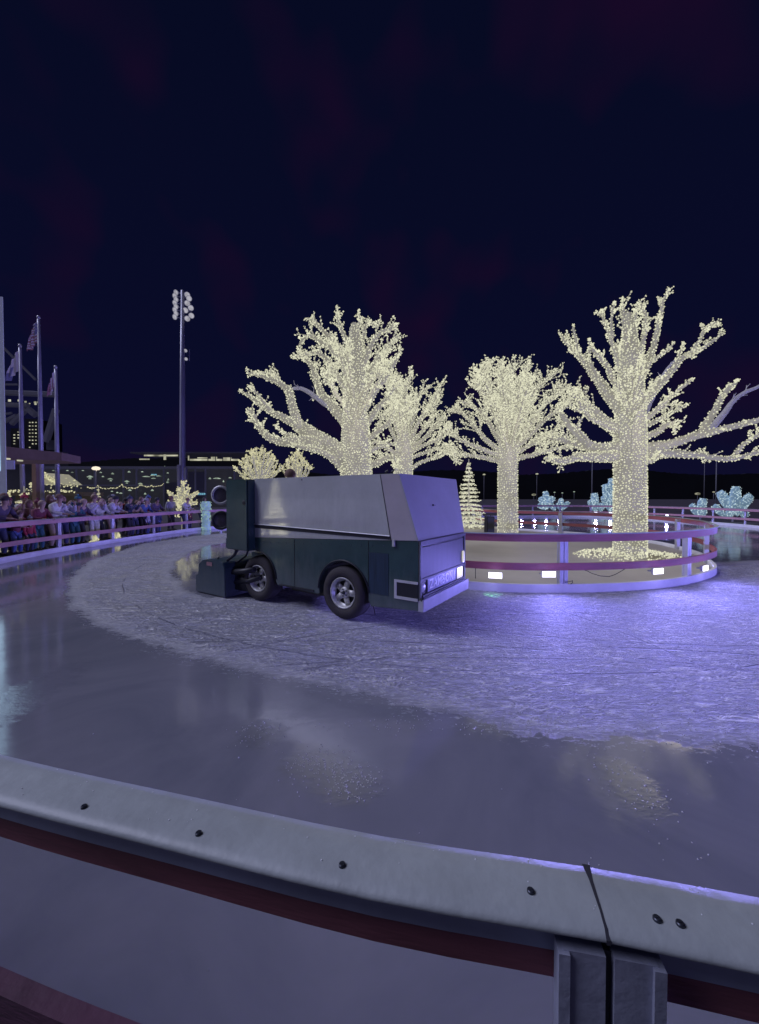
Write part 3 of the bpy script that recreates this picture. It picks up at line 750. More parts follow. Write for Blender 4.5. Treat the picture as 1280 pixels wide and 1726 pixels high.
def fan_tree(cx, top, halfw, base_y, D, label, n=16, name='lit_shrub', group='small lit trees behind the vehicle', seed=1, bm=BULB_F, lift=0):
    t=LitTree(D,.036,70); t.rnd.seed(seed); b=P(cx,base_y,D); b.z=.05
    t.mb.tube([b,P(cx,base_y-3,D)],[3*t.px,2.5*t.px],8); 
    for k in range(n):
        a=-1+2*(k+.5)/n+t.rnd.uniform(-.06,.06); hh=(base_y-top)*(1-.45*abs(a)**1.6)
        ex=cx+a*halfw
        t.limb([(cx,base_y),(cx+a*halfw*.35,base_y-hh*.45),(cx+a*halfw*.8,base_y-hh*.8),(ex,base_y-hh)],5,2,t.rnd.uniform(-.6,.6),True,.45,.45,.45,twr=.035)
    return t.finish(name,label,b,bm,group)
fan_tree(437,758,40,835,25,'small lit bare tree seen just over the rear of the vehicle, left of the driver',14,seed=3)
fan_tree(500,766,25,835,27,'small lit bare tree glowing directly behind the driver',10,seed=5)
def cone_tree(cx, top, base_y, halfw, D, label, tiers=11, seed=2, group='lit conifers', zbase=.05, bm=BULB, name='lit_conifer', br=.03):
    t=LitTree(D,br,60); t.rnd.seed(seed); b=P(cx,base_y,D); tp=P(cx,top,D); b.z=zbase; hgt=tp.z-b.z; W=halfw*t.px
    t.mb.tube([b,b+Vector((0,0,hgt*.97))],[.09,.02],8)
    for i in range(tiers):
        f=i/tiers; z=b.z+hgt*(.06+.9*f); R=W*(1-f)**.9
        m=max(6,int(15*(1-f)+5))
        for k in range(m):
            a=2*PI*(k+t.rnd.random()*.6)/m; r=R*t.rnd.uniform(.82,1.1)
            p0=Vector((b.x,b.y,z)); p1=Vector((b.x+math.cos(a)*r,b.y+math.sin(a)*r,z-.12*r+t.rnd.uniform(-.05,.05)))
            t.mb.tube([p0,p0.lerp(p1,.6)+Vector((0,0,.05)),p1],[.02,.014,.008],4,0,False)
            cnt=int(3+r*13)
            for j in range(cnt):
                q=p0.lerp(p1,.25+.75*(j+t.rnd.random())/cnt)+Vector((t.rnd.uniform(-1,1),t.rnd.uniform(-1,1),t.rnd.uniform(-1,1)))*.04
                t.bulbs.append(q)
    return t.finish(name,label,b,bm,group)
cone_tree(790,770,889,31,21,'tall narrow lit conifer between the vehicle nose and the central tree',16,br=.036)
cone_tree(167,818,872,10,24,'slim lit conifer behind the crowd below the bright street lamp',10,3,bm=BULB_F)
def star():
    t=LitTree(20.3,.034,150); t.rnd.seed(9); b=P(308,893,20.3); b.z=.03; t.mb.tube([b,P(308,866,20.3)],.06,8)
    for ex,ey,w in ((308,815,9),(286,831,9),(331,831,9),(290,848,10),(327,850,10),(298,868,10),(318,868,10),(308,860,14),(300,826,6),(317,826,6)):
        t.limb([(308,848),((308+ex)/2,(848+ey)/2),(ex,ey)],14 if w<12 else 18,2.5,t.rnd.uniform(-.3,.3),True,1.1,.28,.4,twr=.025)
    t.finish('lit_star_tree','star shaped bush of warm lights just behind the left barrier',b,BULB_F,'lit conifers')
star()
cone_tree(42,817,880,34,17.5,'low wide heap of warm lights on a bush behind the crowd at the far left',6,8,bm=BULB_F,name='lit_bush')
cone_tree(2,865,962,13,11.5,'lit bush cut by the left edge of the view outside the barrier',8,9,bm=BULB_F,name='lit_bush')
cone_tree(160,902,922,7,14,'knee high clump of warm lights outside the barrier between spectators',5,12,bm=BULB_F,name='lit_bush')
cone_tree(198,895,916,7,15,'second knee high clump of warm lights under the middle of the left barrier',5,13,bm=BULB_F,name='lit_bush')
BULB_N=glow('near_warm_bulb',(1,.95,.68),8,.2,5)
def side_conifer(x,y,h,R0,label):
    t=LitTree(8,.025,60); b=Vector((x,y,.03)); t.mb.tube([b,b+Vector((0,0,h))],[.07,.02],8)
    for i in range(14):
        f=i/14; z=b.z+h*(.05+.93*f); r0=R0*(1-f)**.9
        for k in range(max(5,int(16*(1-f)))):
            a=2*PI*(k+t.rnd.random()*.6)/max(5,int(16*(1-f))); r=r0*t.rnd.uniform(.8,1.1); p0=Vector((x,y,z)); p1=Vector((x+math.cos(a)*r,y+math.sin(a)*r,z-.1*r))
            t.mb.tube([p0,p1],[.015,.007],4,0,False)
            for j in range(int(2+r*12)): t.bulbs.append(p0.lerp(p1,.3+.7*t.rnd.random())+Vector((0,0,t.rnd.uniform(-.03,.03))))
    t.finish('lit_conifer',label,b,BULB_N,'lit conifers')
side_conifer(-13.2,4.5,2.75,.62,'lit conifer outside the left barrier, mirrored in the vehicle hood')
# ------------------------------------------------------------------ cyan fronds
def fronds(D, lobes, label, name='lit_fronds'):
    """lobes: (bx,by,tx,ty,width) px"""
    x0=sum(l[0] for l in lobes)/len(lobes); by=max(l[1] for l in lobes)
    b=P(x0,by,D); b.z=0.03; root=empty(name,b,0,label,'light sculpture','cyan lit leaf sculptures beyond the far barrier')
    mb=MB(); bulbs=[]; px=D/F; rn=random.Random(int(x0))
    for (bx,by_,tx,ty,w) in lobes:
        p0=P(bx,by_,D); p1=P(tx,ty,D); n=7; path=[];rad=[]
        dy=rn.uniform(-.25,.25)
        for i in range(n):
            t=i/(n-1); path.append(p0.lerp(p1,t)+Vector((0,dy*t,0))); rad.append(w*px/2*.9*(.5+.6*math.sin(PI*min(1,t*.72+.04))**1.3)*(1 if t<.95 else .75))
        mb.tube(path,rad,10,0,True,flat=.22)
        for i in range(n-1):
            L=(path[i+1]-path[i]).length; m=int(L*rad[i]*2*48/(D/30))
            tt=(path[i+1]-path[i]).normalized(); u=tt.cross(Vector((0,1,0))).normalized()
            for k in range(m*2):
                q=path[i].lerp(path[i+1],rn.random()); s_=rn.uniform(-1,1)
                sgn=-1 if rn.random()<.75 else 1
                bulbs.append(q+u*s_*rad[i]+Vector((0,sgn*(rad[i]*.22*math.sqrt(max(0,1-s_*s_))+.02),0)))
    T=Matrix.Translation(-b)
    me=mb.mesh('frond'); me.transform(T); link('frond',me,LEAFC,root,True)
    mb=MB(); mb.tube([(0,0,0),(0,0,max(.2,P(x0,by,D).z))],.06,8); mb.build('stem',ALU,root)
    me=bulb_mesh(bulbs,.038*D/30); me.transform(T); o=link('string_lights',me,BULB_C,root); o['kind']='stuff'
fronds(38,[(921,858,911,838,11),(921,858,921,828,12),(921,858,931,837,11),(921,858,906,851,9),(936,860,930,851,10)],'leftmost and smallest cyan lit leaf cluster between the central and right tree trunks')
fronds(38,[(946,860,944,840,10),(946,860,957,846,9),(946,860,937,848,8)],'tiny cyan lit leaf sprig right of the smallest cluster')
fronds(40,[(1004,862,993,843,12),(1004,862,1003,831,14),(1012,862,1016,848,12)],'mid height cyan lit leaf fan left of the right tree trunk')
fronds(40,[(1030,862,1020,816,16),(1034,862,1033,806,16),(1030,862,1014,836,12),(1036,862,1046,820,14)],'tallest cyan lit leaf fan partly hidden behind the right tree trunk')
fronds(27,[(1180,870,1184,840,17),(1178,870,1163,850,13),(1185,870,1192,856,12)],'small cyan lit leaf cluster just right of the island bend')
fronds(27,[(1238,868,1217,828,19),(1238,868,1238,820,20),(1240,868,1268,834,18),(1222,870,1204,852,14),(1250,871,1262,863,13),(1225,872,1238,858,16)],'largest cyan lit leaf fan at the right edge beyond the barrier')
# ------------------------------------------------------------------ ice resurfacer
C0=G(705,1030,.31)
ZR=empty('ice_resurfacer',(C0.x,C0.y,0),math.atan2(-.551,.834),'dark green and white ice resurfacing vehicle parked diagonally on the rink','ice resurfacer')
W=1.5
def zp(a,b,z): return (-a,b,z)
def arc(cx,cz,r,a0,a1,n=12): return [(cx+r*math.cos(math.radians(a0+(a1-a0)*i/n)),cz+r*math.sin(math.radians(a0+(a1-a0)*i/n))) for i in range(n+1)]
prof=[(0,.31),(0,1.168),(3.03,1.045),(3.03,.83)]+arc(2.97,.385,.435,82,-6,10)+[(2.5,.325),(1.64,.31)]+arc(1.18,.375,.435,-8+0,188,16)[::1]
# order: front bottom -> front top -> rear top -> rear arch (going forward) -> under -> front arch -> front bottom
rear=[(2.97+.435*math.cos(math.radians(t)),.385+.435*math.sin(math.radians(t))) for t in range(90,189,9)]
rear=[(2*2.97-x if False else x, z) for x,z in rear]
rear=[(2.97-.435*math.sin(math.radians(k*9)),.385+.435*math.cos(math.radians(k*9))) for k in range(0,11)]
fronta=[(1.18+.44*math.cos(math.radians(t)),.375+.44*math.sin(math.radians(t))) for t in range(-8,189,12)]
prof=[(0,.31),(0,1.168),(3.03,1.045),(3.03,.825)]+rear+[(2.5,.325),(1.66,.30)]+fronta+[(.70,.262)]
mb=MB(); mb.prism([(-a,z) for a,z in prof],0,W); mb.build('body',GREEN,ZR)
# white tank hood (nose top slightly twisted)
mb=MB(); e=.004
Lp=[(-.006,1.172),(.27,2.006),(3.03,2.012),(3.03,1.048)]; Rp=[(-.006,1.172),(.13,1.985),(3.03,2.0),(3.03,1.048)]
vs=[zp(a,-e,z) for a,z in Lp]+[zp(a,W+e,z) for a,z in Rp]
mb.add(vs,[(0,1,2,3),(7,6,5,4),(1,5,6,2),(2,6,7,3),(3,7,4,0)]); mb.build('hood',WHITEP,ZR)
mb=MB(); nn=14; A0,A1,B0,B1=(Vector(v) for v in (vs[0],vs[1],vs[4],vs[5])); gv=[]
for i in range(nn+1):
    for j in range(nn+1): gv.append(A0.lerp(A1,i/nn).lerp(B0.lerp(B1,i/nn),j/nn))
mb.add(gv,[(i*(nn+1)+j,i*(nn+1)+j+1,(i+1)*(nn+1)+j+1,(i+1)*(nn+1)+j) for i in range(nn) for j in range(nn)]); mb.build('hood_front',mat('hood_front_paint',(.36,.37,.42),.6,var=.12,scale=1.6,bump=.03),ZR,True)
mb=MB(); mb.add([zp(.01,-.0075,1.176),zp(.279,-.0075,1.997),zp(.549,-.0075,2.0),zp(.386,-.0075,1.160)],[(0,1,2,3)]); mb.build('nose_panel',WHITEQ,ZR)
mb=MB(); mb.add([zp(.545,-.0095,2.0),zp(.555,-.0095,2.0),zp(.392,-.0095,1.155),zp(.380,-.0095,1.155)],[(0,1,2,3)]); mb.build('panel_joint',BLACK,ZR)
mb=MB(); mb.add([zp(.40,-.010,1.205),zp(.40,-.010,1.165),zp(3.03,-.010,1.205),zp(3.03,-.010,1.262)],[(0,1,2,3)])
mb.box(-3.03,-.40,-.016,-.009,1.16,1.168,0) if False else None
mb.build('side_slot',BLACK,ZR)
mb=MB(); mb.tube([zp(.40,-.018,1.212),zp(3.03,-.018,1.268)],.007,6); mb.build('slot_rail',TRIM,ZR)
for a in (.49,.40):
    mb=MB(); mb.tube([zp(a,.03,2.0),zp(a,.03,2.035),zp(a-.03,.03,2.045)],.013,8); mb.build('hinge',BLACK,ZR)
mb=MB(); mb.box(-.36,-.32,-.03,-.006,1.08,1.17); mb.build('latch',TRIM,ZR,bevel=.005)
mb=MB(); mb.box(-1.96,-1.945,-.012,-.006,1.96,1.975); mb.build('rivet',BLACK,ZR)
# side vent and marker frame
mb=MB(); mb.box(-.73,-.43,-.006,-.003,.44,.98)
mb.build('side_vent',mat('vent_mesh',(.012,.03,.06),.5,var=.5,scale=20,stretch=(3,1,.1)),ZR)
mb=MB()
for x0,x1,z0,z1 in ((-.335,0.0,.635,.665),(-.335,0.0,.425,.46),(-.335,-.30,.46,.635)): mb.box(x0,x1,-.016,-.002,z0,z1)
mb.build('marker_frame',TRIM,ZR)
mb=MB(); mb.box(-.30,-.0,-.008,-.003,.46,.635); mb.build('marker_window',BLACK,ZR)
# front panel : frame, steel sheet, lettering strip, lamps, bumper.   front faces +x local (a<0)
def fbox(mb,b0,b1,z0,z1,d0,d1,mi=0): mb.box(d0,d1,b0,b1,z0,z1,mi)
mb=MB(); fbox(mb,0,W,1.115,1.168,.003,.035); fbox(mb,0,.045,.44,1.115,.003,.03); fbox(mb,W-.05,W,.44,1.115,.003,.03); mb.build('front_frame',STEEL,ZR,bevel=.005)
mb=MB(); fbox(mb,.06,W-.065,.70,1.088,.003,.018); mb.build('front_sheet',STEEL,ZR,bevel=.004)
mb=MB(); fbox(mb,.045,W-.05,1.09,1.113,.003,.008); fbox(mb,.046,.06,.70,1.09,.003,.007); mb.build('front_gap',BLACK,ZR)
mb=MB(); fbox(mb,.05,W-.055,.665,.695,.003,.022); fbox(mb,.05,W-.055,.475,.495,.003,.04); fbox(mb,.05,W-.055,.44,.472,.003,.055); fbox(mb,.215,.235,.495,.665,.003,.022); fbox(mb,1.17,1.19,.495,.665,.003,.022); mb.build('grille_frame',STEEL,ZR)
mb=MB(); fbox(mb,.235,1.17,.495,.665,.003,.012); mb.build('lettering_strip',mat('letter_strip',(.13,.14,.26),.4,var=.2),ZR)
mb=MB(); fbox(mb,.05,.215,.495,.665,.003,.008); mb.build('lamp_recess',BLACK,ZR)
mb=MB(); mb.lathe([(.0001,.02),(.04,.016),(.058,.0)],20,Matrix.Translation((.006,.115,.58))@Matrix.Rotation(PI/2,4,'Y')); o=mb.build('headlight',TRIM,ZR,True)
mb=MB(); fbox(mb,1.19,W-.075,.497,.663,.003,.02); o=mb.build('headlight',LENSW,ZR,bevel=.01); o['label']='glowing pale yellow rectangular headlight at the far end'
# small emissive block on the far corner
mb=MB(); fbox(mb,1.37,1.42,.72,.90,.018,.05); mb.build('corner_block',LENSW,ZR,bevel=.012)
def text(name,body,size,M,m,parent,ext=.002):
    cu=bpy.data.curves.new(name,'FONT'); cu.body=body; cu.size=size; cu.extrude=ext; cu.align_x='CENTER'; cu.align_y='CENTER'; cu.space_character=1.15; cu.offset=.002
    o=bpy.data.objects.new(name+'_tmp',cu); COL.objects.link(o)
    dg=bpy.context.evaluated_depsgraph_get(); me=bpy.data.meshes.new_from_object(o.evaluated_get(dg)); bpy.data.objects.remove(o)
    me.transform(M); me.materials.clear(); return link(name,me,m,parent)
# text plane faces +x, reading direction along +y
MT=Matrix.Translation((.014,.70,.58))@Matrix(((0,0,1,0),(1,0,0,0),(0,1,0,0),(0,0,0,1)))
text('lettering','ZAMBONI',.165,MT,mat('letter_white',(.62,.62,.66),.4,var=.3,scale=9),ZR)
mb=MB(); mb.prism([(.0,.30),(.075,.30),(.075,.455),(.0,.435)],-.004,W+.02); mb.build('bumper',mat('bumper_steel',(.42,.42,.48),.35,.2,var=.15),ZR,bevel=.006)
mb=MB(); mb.box(.2,.206,1.05,1.056,0,0.001) if False else None
mb.tube([(.0,.02,.48),(.05,.0,.44),(.06,.02,.47)],.012,6); mb.build('tow_hook',BLACK,ZR)
# small badge on the hood front
mb=MB(); Mh=Matrix.Translation((-.085,.62,1.60))
mb.box(-.004,.012,-.045,-.025,-.014,.014,0,Mh); mb.box(-.002,.004,-.02,.05,-.004,.002,0,Mh); mb.build('hood_catch',BLACK,ZR)
mb=MB()
for k in range(15):
    a=.5+k*.18
    for z in (1.02+.0*k-.035*(a/3),):
        mb.lathe([(.0001,.004),(.008,.003),(.010,0)],8,Matrix.Translation((-a,-.001,1.10-.045*a))@Matrix.Rotation(PI/2,4,'X'))
mb.build('rivet_row',GREEN2,ZR)
mb=MB(); mb.box(-.745,-.741,-.0045,0,.30,1.13); mb.box(-2.12,-2.116,-.0045,0,.32,1.07); mb.build('body_seam',BLACK,ZR)
mb=MB(); mb.box(-2.9,-.5,-.012,0,.575,.590) if False else mb.box(-2.45,-1.72,-.012,0,.318,.345); mb.build('sill_strip',BLACK,ZR)
for (ca_,rr_,nm) in ((1.18,.452,'f'),(2.97,.447,'r')):
    pts=[(-(ca_-rr_*math.cos(math.radians(t))),-.008,.378+rr_*math.sin(math.radians(t))) for t in (range(8,186,9) if nm=='f' else range(92,4,-8))]
    if nm=='r': pts=[(-(ca_-rr_*math.cos(math.radians(180-t))),-.008,.383+rr_*math.sin(math.radians(180-t))) for t in range(88,178,8)]; pts=[(-(2*ca_)-p[0],p[1],p[2]) if False else p for p in pts]
    pts=[p for p in pts if p[2]>.36]
    mb=MB(); mb.tube(pts,.011,6); mb.build('arch_lip',BLACK,ZR,True)
mb=MB(); mb.tube([(-3.45,.0,.86),(-3.5,-.06,.72),(-3.62,-.10,.63),(-3.74,-.08,.56),(-3.8,.0,.50)],.024,8); mb.tube([(-3.3,.1,.86),(-3.34,.05,.7),(-3.5,.02,.6),(-3.72,.05,.56)],.016,8); mb.build('water_hose',BLACK,ZR,True)
# rear control cabinet
mb=MB(); mb.prism([(-3.035,.83),(-3.035,2.0),(-3.60,2.005),(-3.60,.83)],-.15,.38); mb.build('control_cabinet',GREEN,ZR,bevel=.02)
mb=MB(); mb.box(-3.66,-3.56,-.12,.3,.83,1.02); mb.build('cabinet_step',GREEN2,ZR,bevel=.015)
mb=MB(); mb.lathe([(.0001,.006),(.03,.006),(.042,0)],20,Matrix.Translation((-3.12,-.152,1.62))@Matrix.Rotation(PI/2,4,'X')); mb.build('filler_cap',BLACK,ZR,True)
mb=MB(); mb.tube([(-3.52,0,.83),(-3.52,0,.77)],.03,8); mb.build('drain_plug',BLACK,ZR)
# round lamps behind the cabinet
for z,rimm,nm in ((1.745,TRIM,'upper white rimmed round lamp'),(1.305,BLACK,'lower black rimmed round lamp')):
    d=ray(369,835 if z>1.5 else 877)
    # position: in vehicle frame at a~3.72, b~.1
    Ml=Matrix.Translation((-3.86,-.06,z))@Matrix.Rotation(math.radians(30),4,'Z')@Matrix.Rotation(PI/2,4,'X')
    mb=MB(); mb.lathe([(.0001,-.14),(.10,-.12),(.165,-.02),(.17,.02),(.135,.03),(.125,.01)],28,Ml); o=mb.build('work_lamp',rimm,ZR,True); o['label']=nm
    mb=MB(); mb.lathe([(.0001,.02),(.06,.018),(.126,.008)],28,Ml); mb.build('lens',LENSD,o,True)
mb=MB(); mb.tube([(-3.62,.1,1.9),(-3.76,.15,1.9),(-3.78,.15,1.0),(-3.62,.15,.95)],.022,8); mb.build('grab_rail',BLACK,ZR,True)
# rear deck, seat, steering wheel (mostly behind the hood)
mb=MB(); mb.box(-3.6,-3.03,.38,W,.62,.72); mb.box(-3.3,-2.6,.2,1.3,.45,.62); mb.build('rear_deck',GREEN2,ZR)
mb=MB(); mb.box(-3.55,-3.1,.75,1.25,.95,1.07); mb.box(-3.58,-3.48,.75,1.25,1.07,1.5); mb.box(-3.4,-3.2,.9,1.1,.72,.95); mb.build('seat',BLACK,ZR,bevel=.03)
mb=MB()
tor=[(-2.98+.02*math.cos(t)+0,1.0+.17*math.cos(t),2.02+.17*math.sin(t)*.5) for t in [2*PI*k/24 for k in range(25)]]
Ms=Matrix.Translation((-3.08,1.0,1.62))
tor=[Ms@Vector((.09*math.sin(t),.17*math.cos(t),.15*math.sin(t))) for t in [2*PI*k/24 for k in range(25)]]
mb.tube(tor,.014,8); mb.tube([Ms@Vector((0,0,0)),Ms@Vector((.03,0,-.25))],.02,8); mb.build('steering_wheel',BLACK,ZR,True)
# conditioner sled at the rear
def zs(x,y,b=-.22):
    d=ray(x,y); U=(-.834,.551); V=(.551,.834); ox=C0.x+b*V[0]; oy=C0.y+b*V[1]
    det=U[0]*(-d[1])+d[0]*U[1]; a=(ox*d[1]-d[0]*oy)/det; t=(oy+a*U[1])/d[1]; return -a,H+d[2]*t
cpx=[(330,969),(334,967),(335,950),(341,944),(352,943),(362,944),(370,945),(376,949),(379,958),(380,1012),(330,999)]
cp=[zs(*p) for p in cpx]; cp=[(x,max(.015,z)) for x,z in cp]
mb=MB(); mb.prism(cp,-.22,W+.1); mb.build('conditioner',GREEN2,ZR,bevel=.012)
mb=MB(); x0,z0=zs(349,953); x1,z1=zs(358,948); mb.box(x0,x1,-.226,-.221,min(z0,z1),max(z0,z1)); mb.build('warning_plate',mat('plate_faded',(.25,.13,.16),.6,var=.4,scale=60),ZR)
mb=MB(); mb.tube([(cp[4][0],-.1,.60),(cp[4][0]+.1,-.1,.64),(cp[4][0]+.13,-.1,.66)],.012,6); mb.build('lift_lever',BLACK,ZR)
mb=MB()
for b in (-.05,.9):
    mb.tube([(cp[8][0]-.02,b,.42),(-3.3,b,.46),(-3.0,b,.52)],.05,8); mb.tube([(cp[8][0]-.02,b+.05,.25),(-3.2,b+.05,.30),(-2.9,b+.05,.40)],.045,8)
mb.box(-3.62,-3.2,-.02,1.3,.12,.36); mb.build('lift_arm',BLACK,ZR,True)
def wheel(a,b,face,r=.372,w=.24):
    o=empty('wheel',(0,0,0)); o.parent=ZR; o.location=(-a,b,r)
    s=face
    M=Matrix.Rotation(PI/2,4,'X') if s<0 else Matrix.Rotation(-PI/2,4,'X')
    mb=MB(); mb.lathe([(.215,-.01),(.235,.018),(.29,.028),(.345,.012),(.368,-.02),(.372,-.05),(.372,-w+.05),(.35,-w),(.25,-w-.01),(.2,-w+.03)],44,M)
    t=mb.build('tyre',TYRE,o,True)
    mb=MB(); mb.lathe([(.216,-.008),(.222,.008),(.21,.014),(.198,.0),(.19,-.045),(.165,-.06)],44,M); 
    # spoke disc with openings: five spokes
    for k in range(5):
        a0=2*PI*k/5; 
        Mk=M@Matrix.Rotation(a0,4,'Z')
        mb.box(.05,.175,-.042,.042,-.062,-.040,0,Mk)
    mb.lathe([(.0001,-.022),(.07,-.025),(.085,-.045),(.085,-.065)],24,M)
    rm=mb.build('rim',RIM,o,True)
    mb=MB(); mb.lathe([(.0001,-.075),(.2,-.075)],24,M); mb.build('brake_drum',BLACK,o)
    mb=MB()
    for k in range(5):
        a0=2*PI*(k+.5)/5; mb.lathe([(.0001,.012),(.009,.01),(.011,0)],8,M@Matrix.Translation((.05*math.cos(a0),.05*math.sin(a0),-.026)))
    mb.lathe([(.0001,.02),(.022,.016),(.028,0)],14,M@Matrix.Translation((0,0,-.024))); mb.build('hub_cap',BOLT,o)
    return o
wheel(1.18,.0,-1); wheel(2.97,.0,-1,r=.385 if False else .372); wheel(1.18,W,1); wheel(2.97,W,1)
mb=MB(); mb.tube([(-1.18,.2,.37),(-1.18,W-.2,.37)],.05,8); mb.tube([(-2.97,.2,.37),(-2.97,W-.2,.37)],.05,8); mb.build('axle',BLACK,ZR)
mb=MB(); mb.box(-2.45,-1.7,.25,W-.2,.2,.33); mb.build('underframe',BLACK,ZR)
mb=MB(); mb.tube([(-.68,.02,.27),(-.66,.02,.2),(-.65,.02,.15)],.005,5); mb.build('ground_strap',BLACK,ZR)
# ------------------------------------------------------------------ people
def skin_mesh(verts, edges, radii, sub=1, root=0):
    me=bpy.data.meshes.new('sk'); me.from_pydata(verts,edges,[]); o=bpy.data.objects.new('sk',me); COL.objects.link(o)
    md=o.modifiers.new('s','SKIN'); md.use_smooth_shade=True
    for i,v in enumerate(me.skin_vertices[0].data):
        r=radii[i]; v.radius=(r,r) if not isinstance(r,tuple) else r; v.use_root=(i==root)
    if sub: 
        m2=o.modifiers.new('u','SUBSURF'); m2.levels=sub; m2.render_levels=sub
    dg=bpy.context.evaluated_depsgraph_get(); dg.update()
    out=bpy.data.meshes.new_from_object(o.evaluated_get(dg)); bpy.data.objects.remove(o)
    out.polygons.foreach_set('use_smooth',[True]*len(out.polygons)); return out
def chain_builder():
    V=[];E=[];R=[]
    def add(p,r,parent=None):
        V.append(p);R.append(r)
        if parent is not None:E.append((parent,len(V)-1))
        return len(V)-1
    return V,E,R,add
ARMS={'lean':[((.20,.02,1.40),(.27,.16,1.17),(.16,.40,1.13),(.10,.47,1.12))],
      'phone':[((.20,.02,1.41),(.26,.18,1.20),(.12,.36,1.46),(.07,.39,1.54))],
      'stand':[((.20,.0,1.41),(.25,-.03,1.12),(.23,.08,.86),(.22,.11,.78))],
      'pocket':[((.20,.0,1.41),(.29,-.06,1.14),(.22,.10,.98),(.17,.13,.95))],
      'sit':[((.20,.02,1.41),(.27,.10,1.15),(.20,.34,1.12),(.17,.42,1.12))]}
def person_meshes(pose):
    lean=.12 if pose=='lean' else 0.0
    sit=pose=='sit'
    V,E,R,add=chain_builder()
    pel=add((0,-.02-lean*.5,.95),(.13,.10)); sp=add((0,-.02,1.15),(.125,.09),pel); ch=add((0,.0+lean*.3,1.36),(.15,.10),sp)
    nk=add((0,.015+lean,1.49),.052,ch); jw=add((0,.04+lean,1.57),(.062,.072),nk); hd=add((0,.035+lean,1.66),(.074,.088),jw); tp=add((0,.03+lean,1.735),(.05,.06),hd)
    nose=add((0,.135+lean,1.625),.012,hd)
    for s in (-1,1): add((s*.084,.03+lean,1.635),.014,hd)
    arms=ARMS[pose][0]; hands=[]
    for s in (-1,1):
        pv=ch; rr=(.058,.043,.030,.030)
        pts=[(s*a[0],a[1]+(lean*.4 if i==0 else 0),a[2]) for i,a in enumerate(arms)]
        for p,r in zip(pts,rr): pv=add(p,r,pv)
        w=Vector(pts[2]); h=Vector(pts[3]); d=(h-w).normalized(); side=d.cross(Vector((0,0,1)) if abs(d.z)<.8 else Vector((1,0,0))).normalized(); dn=d.cross(side)
        for k in range(4):
            q=h+side*(k-1.5)*.019+d*.02; L=(.060,.072,.068,.052)[k]
            a=add(tuple(q+d*.015),.0095,pv); b=add(tuple(q+d*L*.6+Vector((0,0,-.008))),.0085,a); add(tuple(q+d*L+Vector((0,0,-.024))),.0075,b)
        q=w.lerp(h,.55)-side*.03*s*-1; a=add(tuple(q-side*.022*(-s)),.010,pv); add(tuple(q-side*.034*(-s)+d*.035),.0085,a)
    legs=[]
    for s in (-1,1):
        if sit: pts=[(s*.09,.0,.92),(s*.13,.42,.90),(s*.13,.48,.50),(s*.13,.58,.44)]
        else: pts=[(s*.09,-.02-lean*.5,.88),(s*.11,.02,.50),(s*.12,-.03,.10),(s*.13,.10,.045)]
        pv=pel
        for p,r in zip(pts,(.085,.058,.042,.038)): pv=add(p,r,pv)
        legs.append(pts)
    body=skin_mesh(V,E,R)
    # coat
    V,E,R,add=chain_builder()
    a0=add((0,-.02-lean*.5,.84),(.175,.135)); a1=add((0,-.02-lean*.3,1.0),(.165,.13),a0); a2=add((0,-.015,1.18),(.165,.125),a1); a3=add((0,lean*.3,1.36),(.178,.125),a2); a4=add((0,.01+lean*.8,1.475),(.085,.08),a3)
    for s in (-1,1):
        pv=a3
        for i,(p,r) in enumerate(zip(arms[:3],(.078,.064,.05))): 
            q=(s*p[0],p[1]+(lean*.4 if i==0 else 0),p[2])
            if i==2: q=tuple(Vector((s*arms[1][0],arms[1][1],arms[1][2])).lerp(Vector(q),.93))
            pv=add(q,r,pv)
    coat=skin_mesh(V,E,R,1,1)
    V,E,R,add=chain_builder()
    p0=add((0,-.02-lean*.5,.93),(.145,.115))
    for s in (0,1):
        pv=p0
        for p,r in zip(legs[s][:3],(.105,.078,.062)): pv=add(tuple(Vector(p)),r,pv)
    trou=skin_mesh(V,E,R,1,0)
    hl=lean
    # hair / hat / hood
    def cap_mesh(rx,ry,rz,cz,cut,bob=False):
        mb=MB(); n=14; prof=[]
        for i in range(8):
            t=i/7*cut; prof.append((math.sin(t)+1e-4,math.cos(t)))
        mb.lathe(prof,n,Matrix.Translation((0,.022+hl,cz))@Matrix.Diagonal((rx,ry,rz,1)))
        if bob: mb.lathe([(.0001,.035),(.025,.025),(.035,0),(.025,-.025),(.0001,-.035)],10,Matrix.Translation((0,.02+hl,cz+rz+.02)))
        me=mb.mesh(); me.polygons.foreach_set('use_smooth',[True]*len(me.polygons)); return me
    hair=cap_mesh(.098,.112,.118,1.655,1.9); beanie=cap_mesh(.104,.118,.128,1.672,1.5,True)
    longh=MB(); longh.lathe([(.0001,1),(.6,.8),(1,.1),(1.02,-.6),(.95,-1.3),(.75,-1.75)],14,Matrix.Translation((0,.0+hl,1.66))@Matrix.Diagonal((.1,.098,.115,1))); lme=longh.mesh(); lme.polygons.foreach_set('use_smooth',[True]*len(lme.polygons))
    eye=[]
    for s in (-1,1):
        mb=MB(); mb.lathe([(.0001,.006),(.009,.004),(.012,0)],8,Matrix.Translation((s*.032,.118+hl,1.648))@Matrix.Rotation(-PI/2,4,'X')); eye.append(mb.mesh())
    mth=MB(); mth.box(-.024,.024,.108+hl,.115+hl,1.583,1.591); mth=mth.mesh()
    shoes=[]
    for s in (0,1):
        p=Vector(legs[s][3]); mb=MB(); M=Matrix.Translation((p.x,p.y-.06,p.z-.045))
        mb.prism([(-.10,0),(.14,0),(.15,.03),(.06,.085),(-.02,.12),(-.10,.11)],-.045,.045,0,M@Matrix.Rotation(PI/2,4,'Z')); shoes.append(mb.mesh())
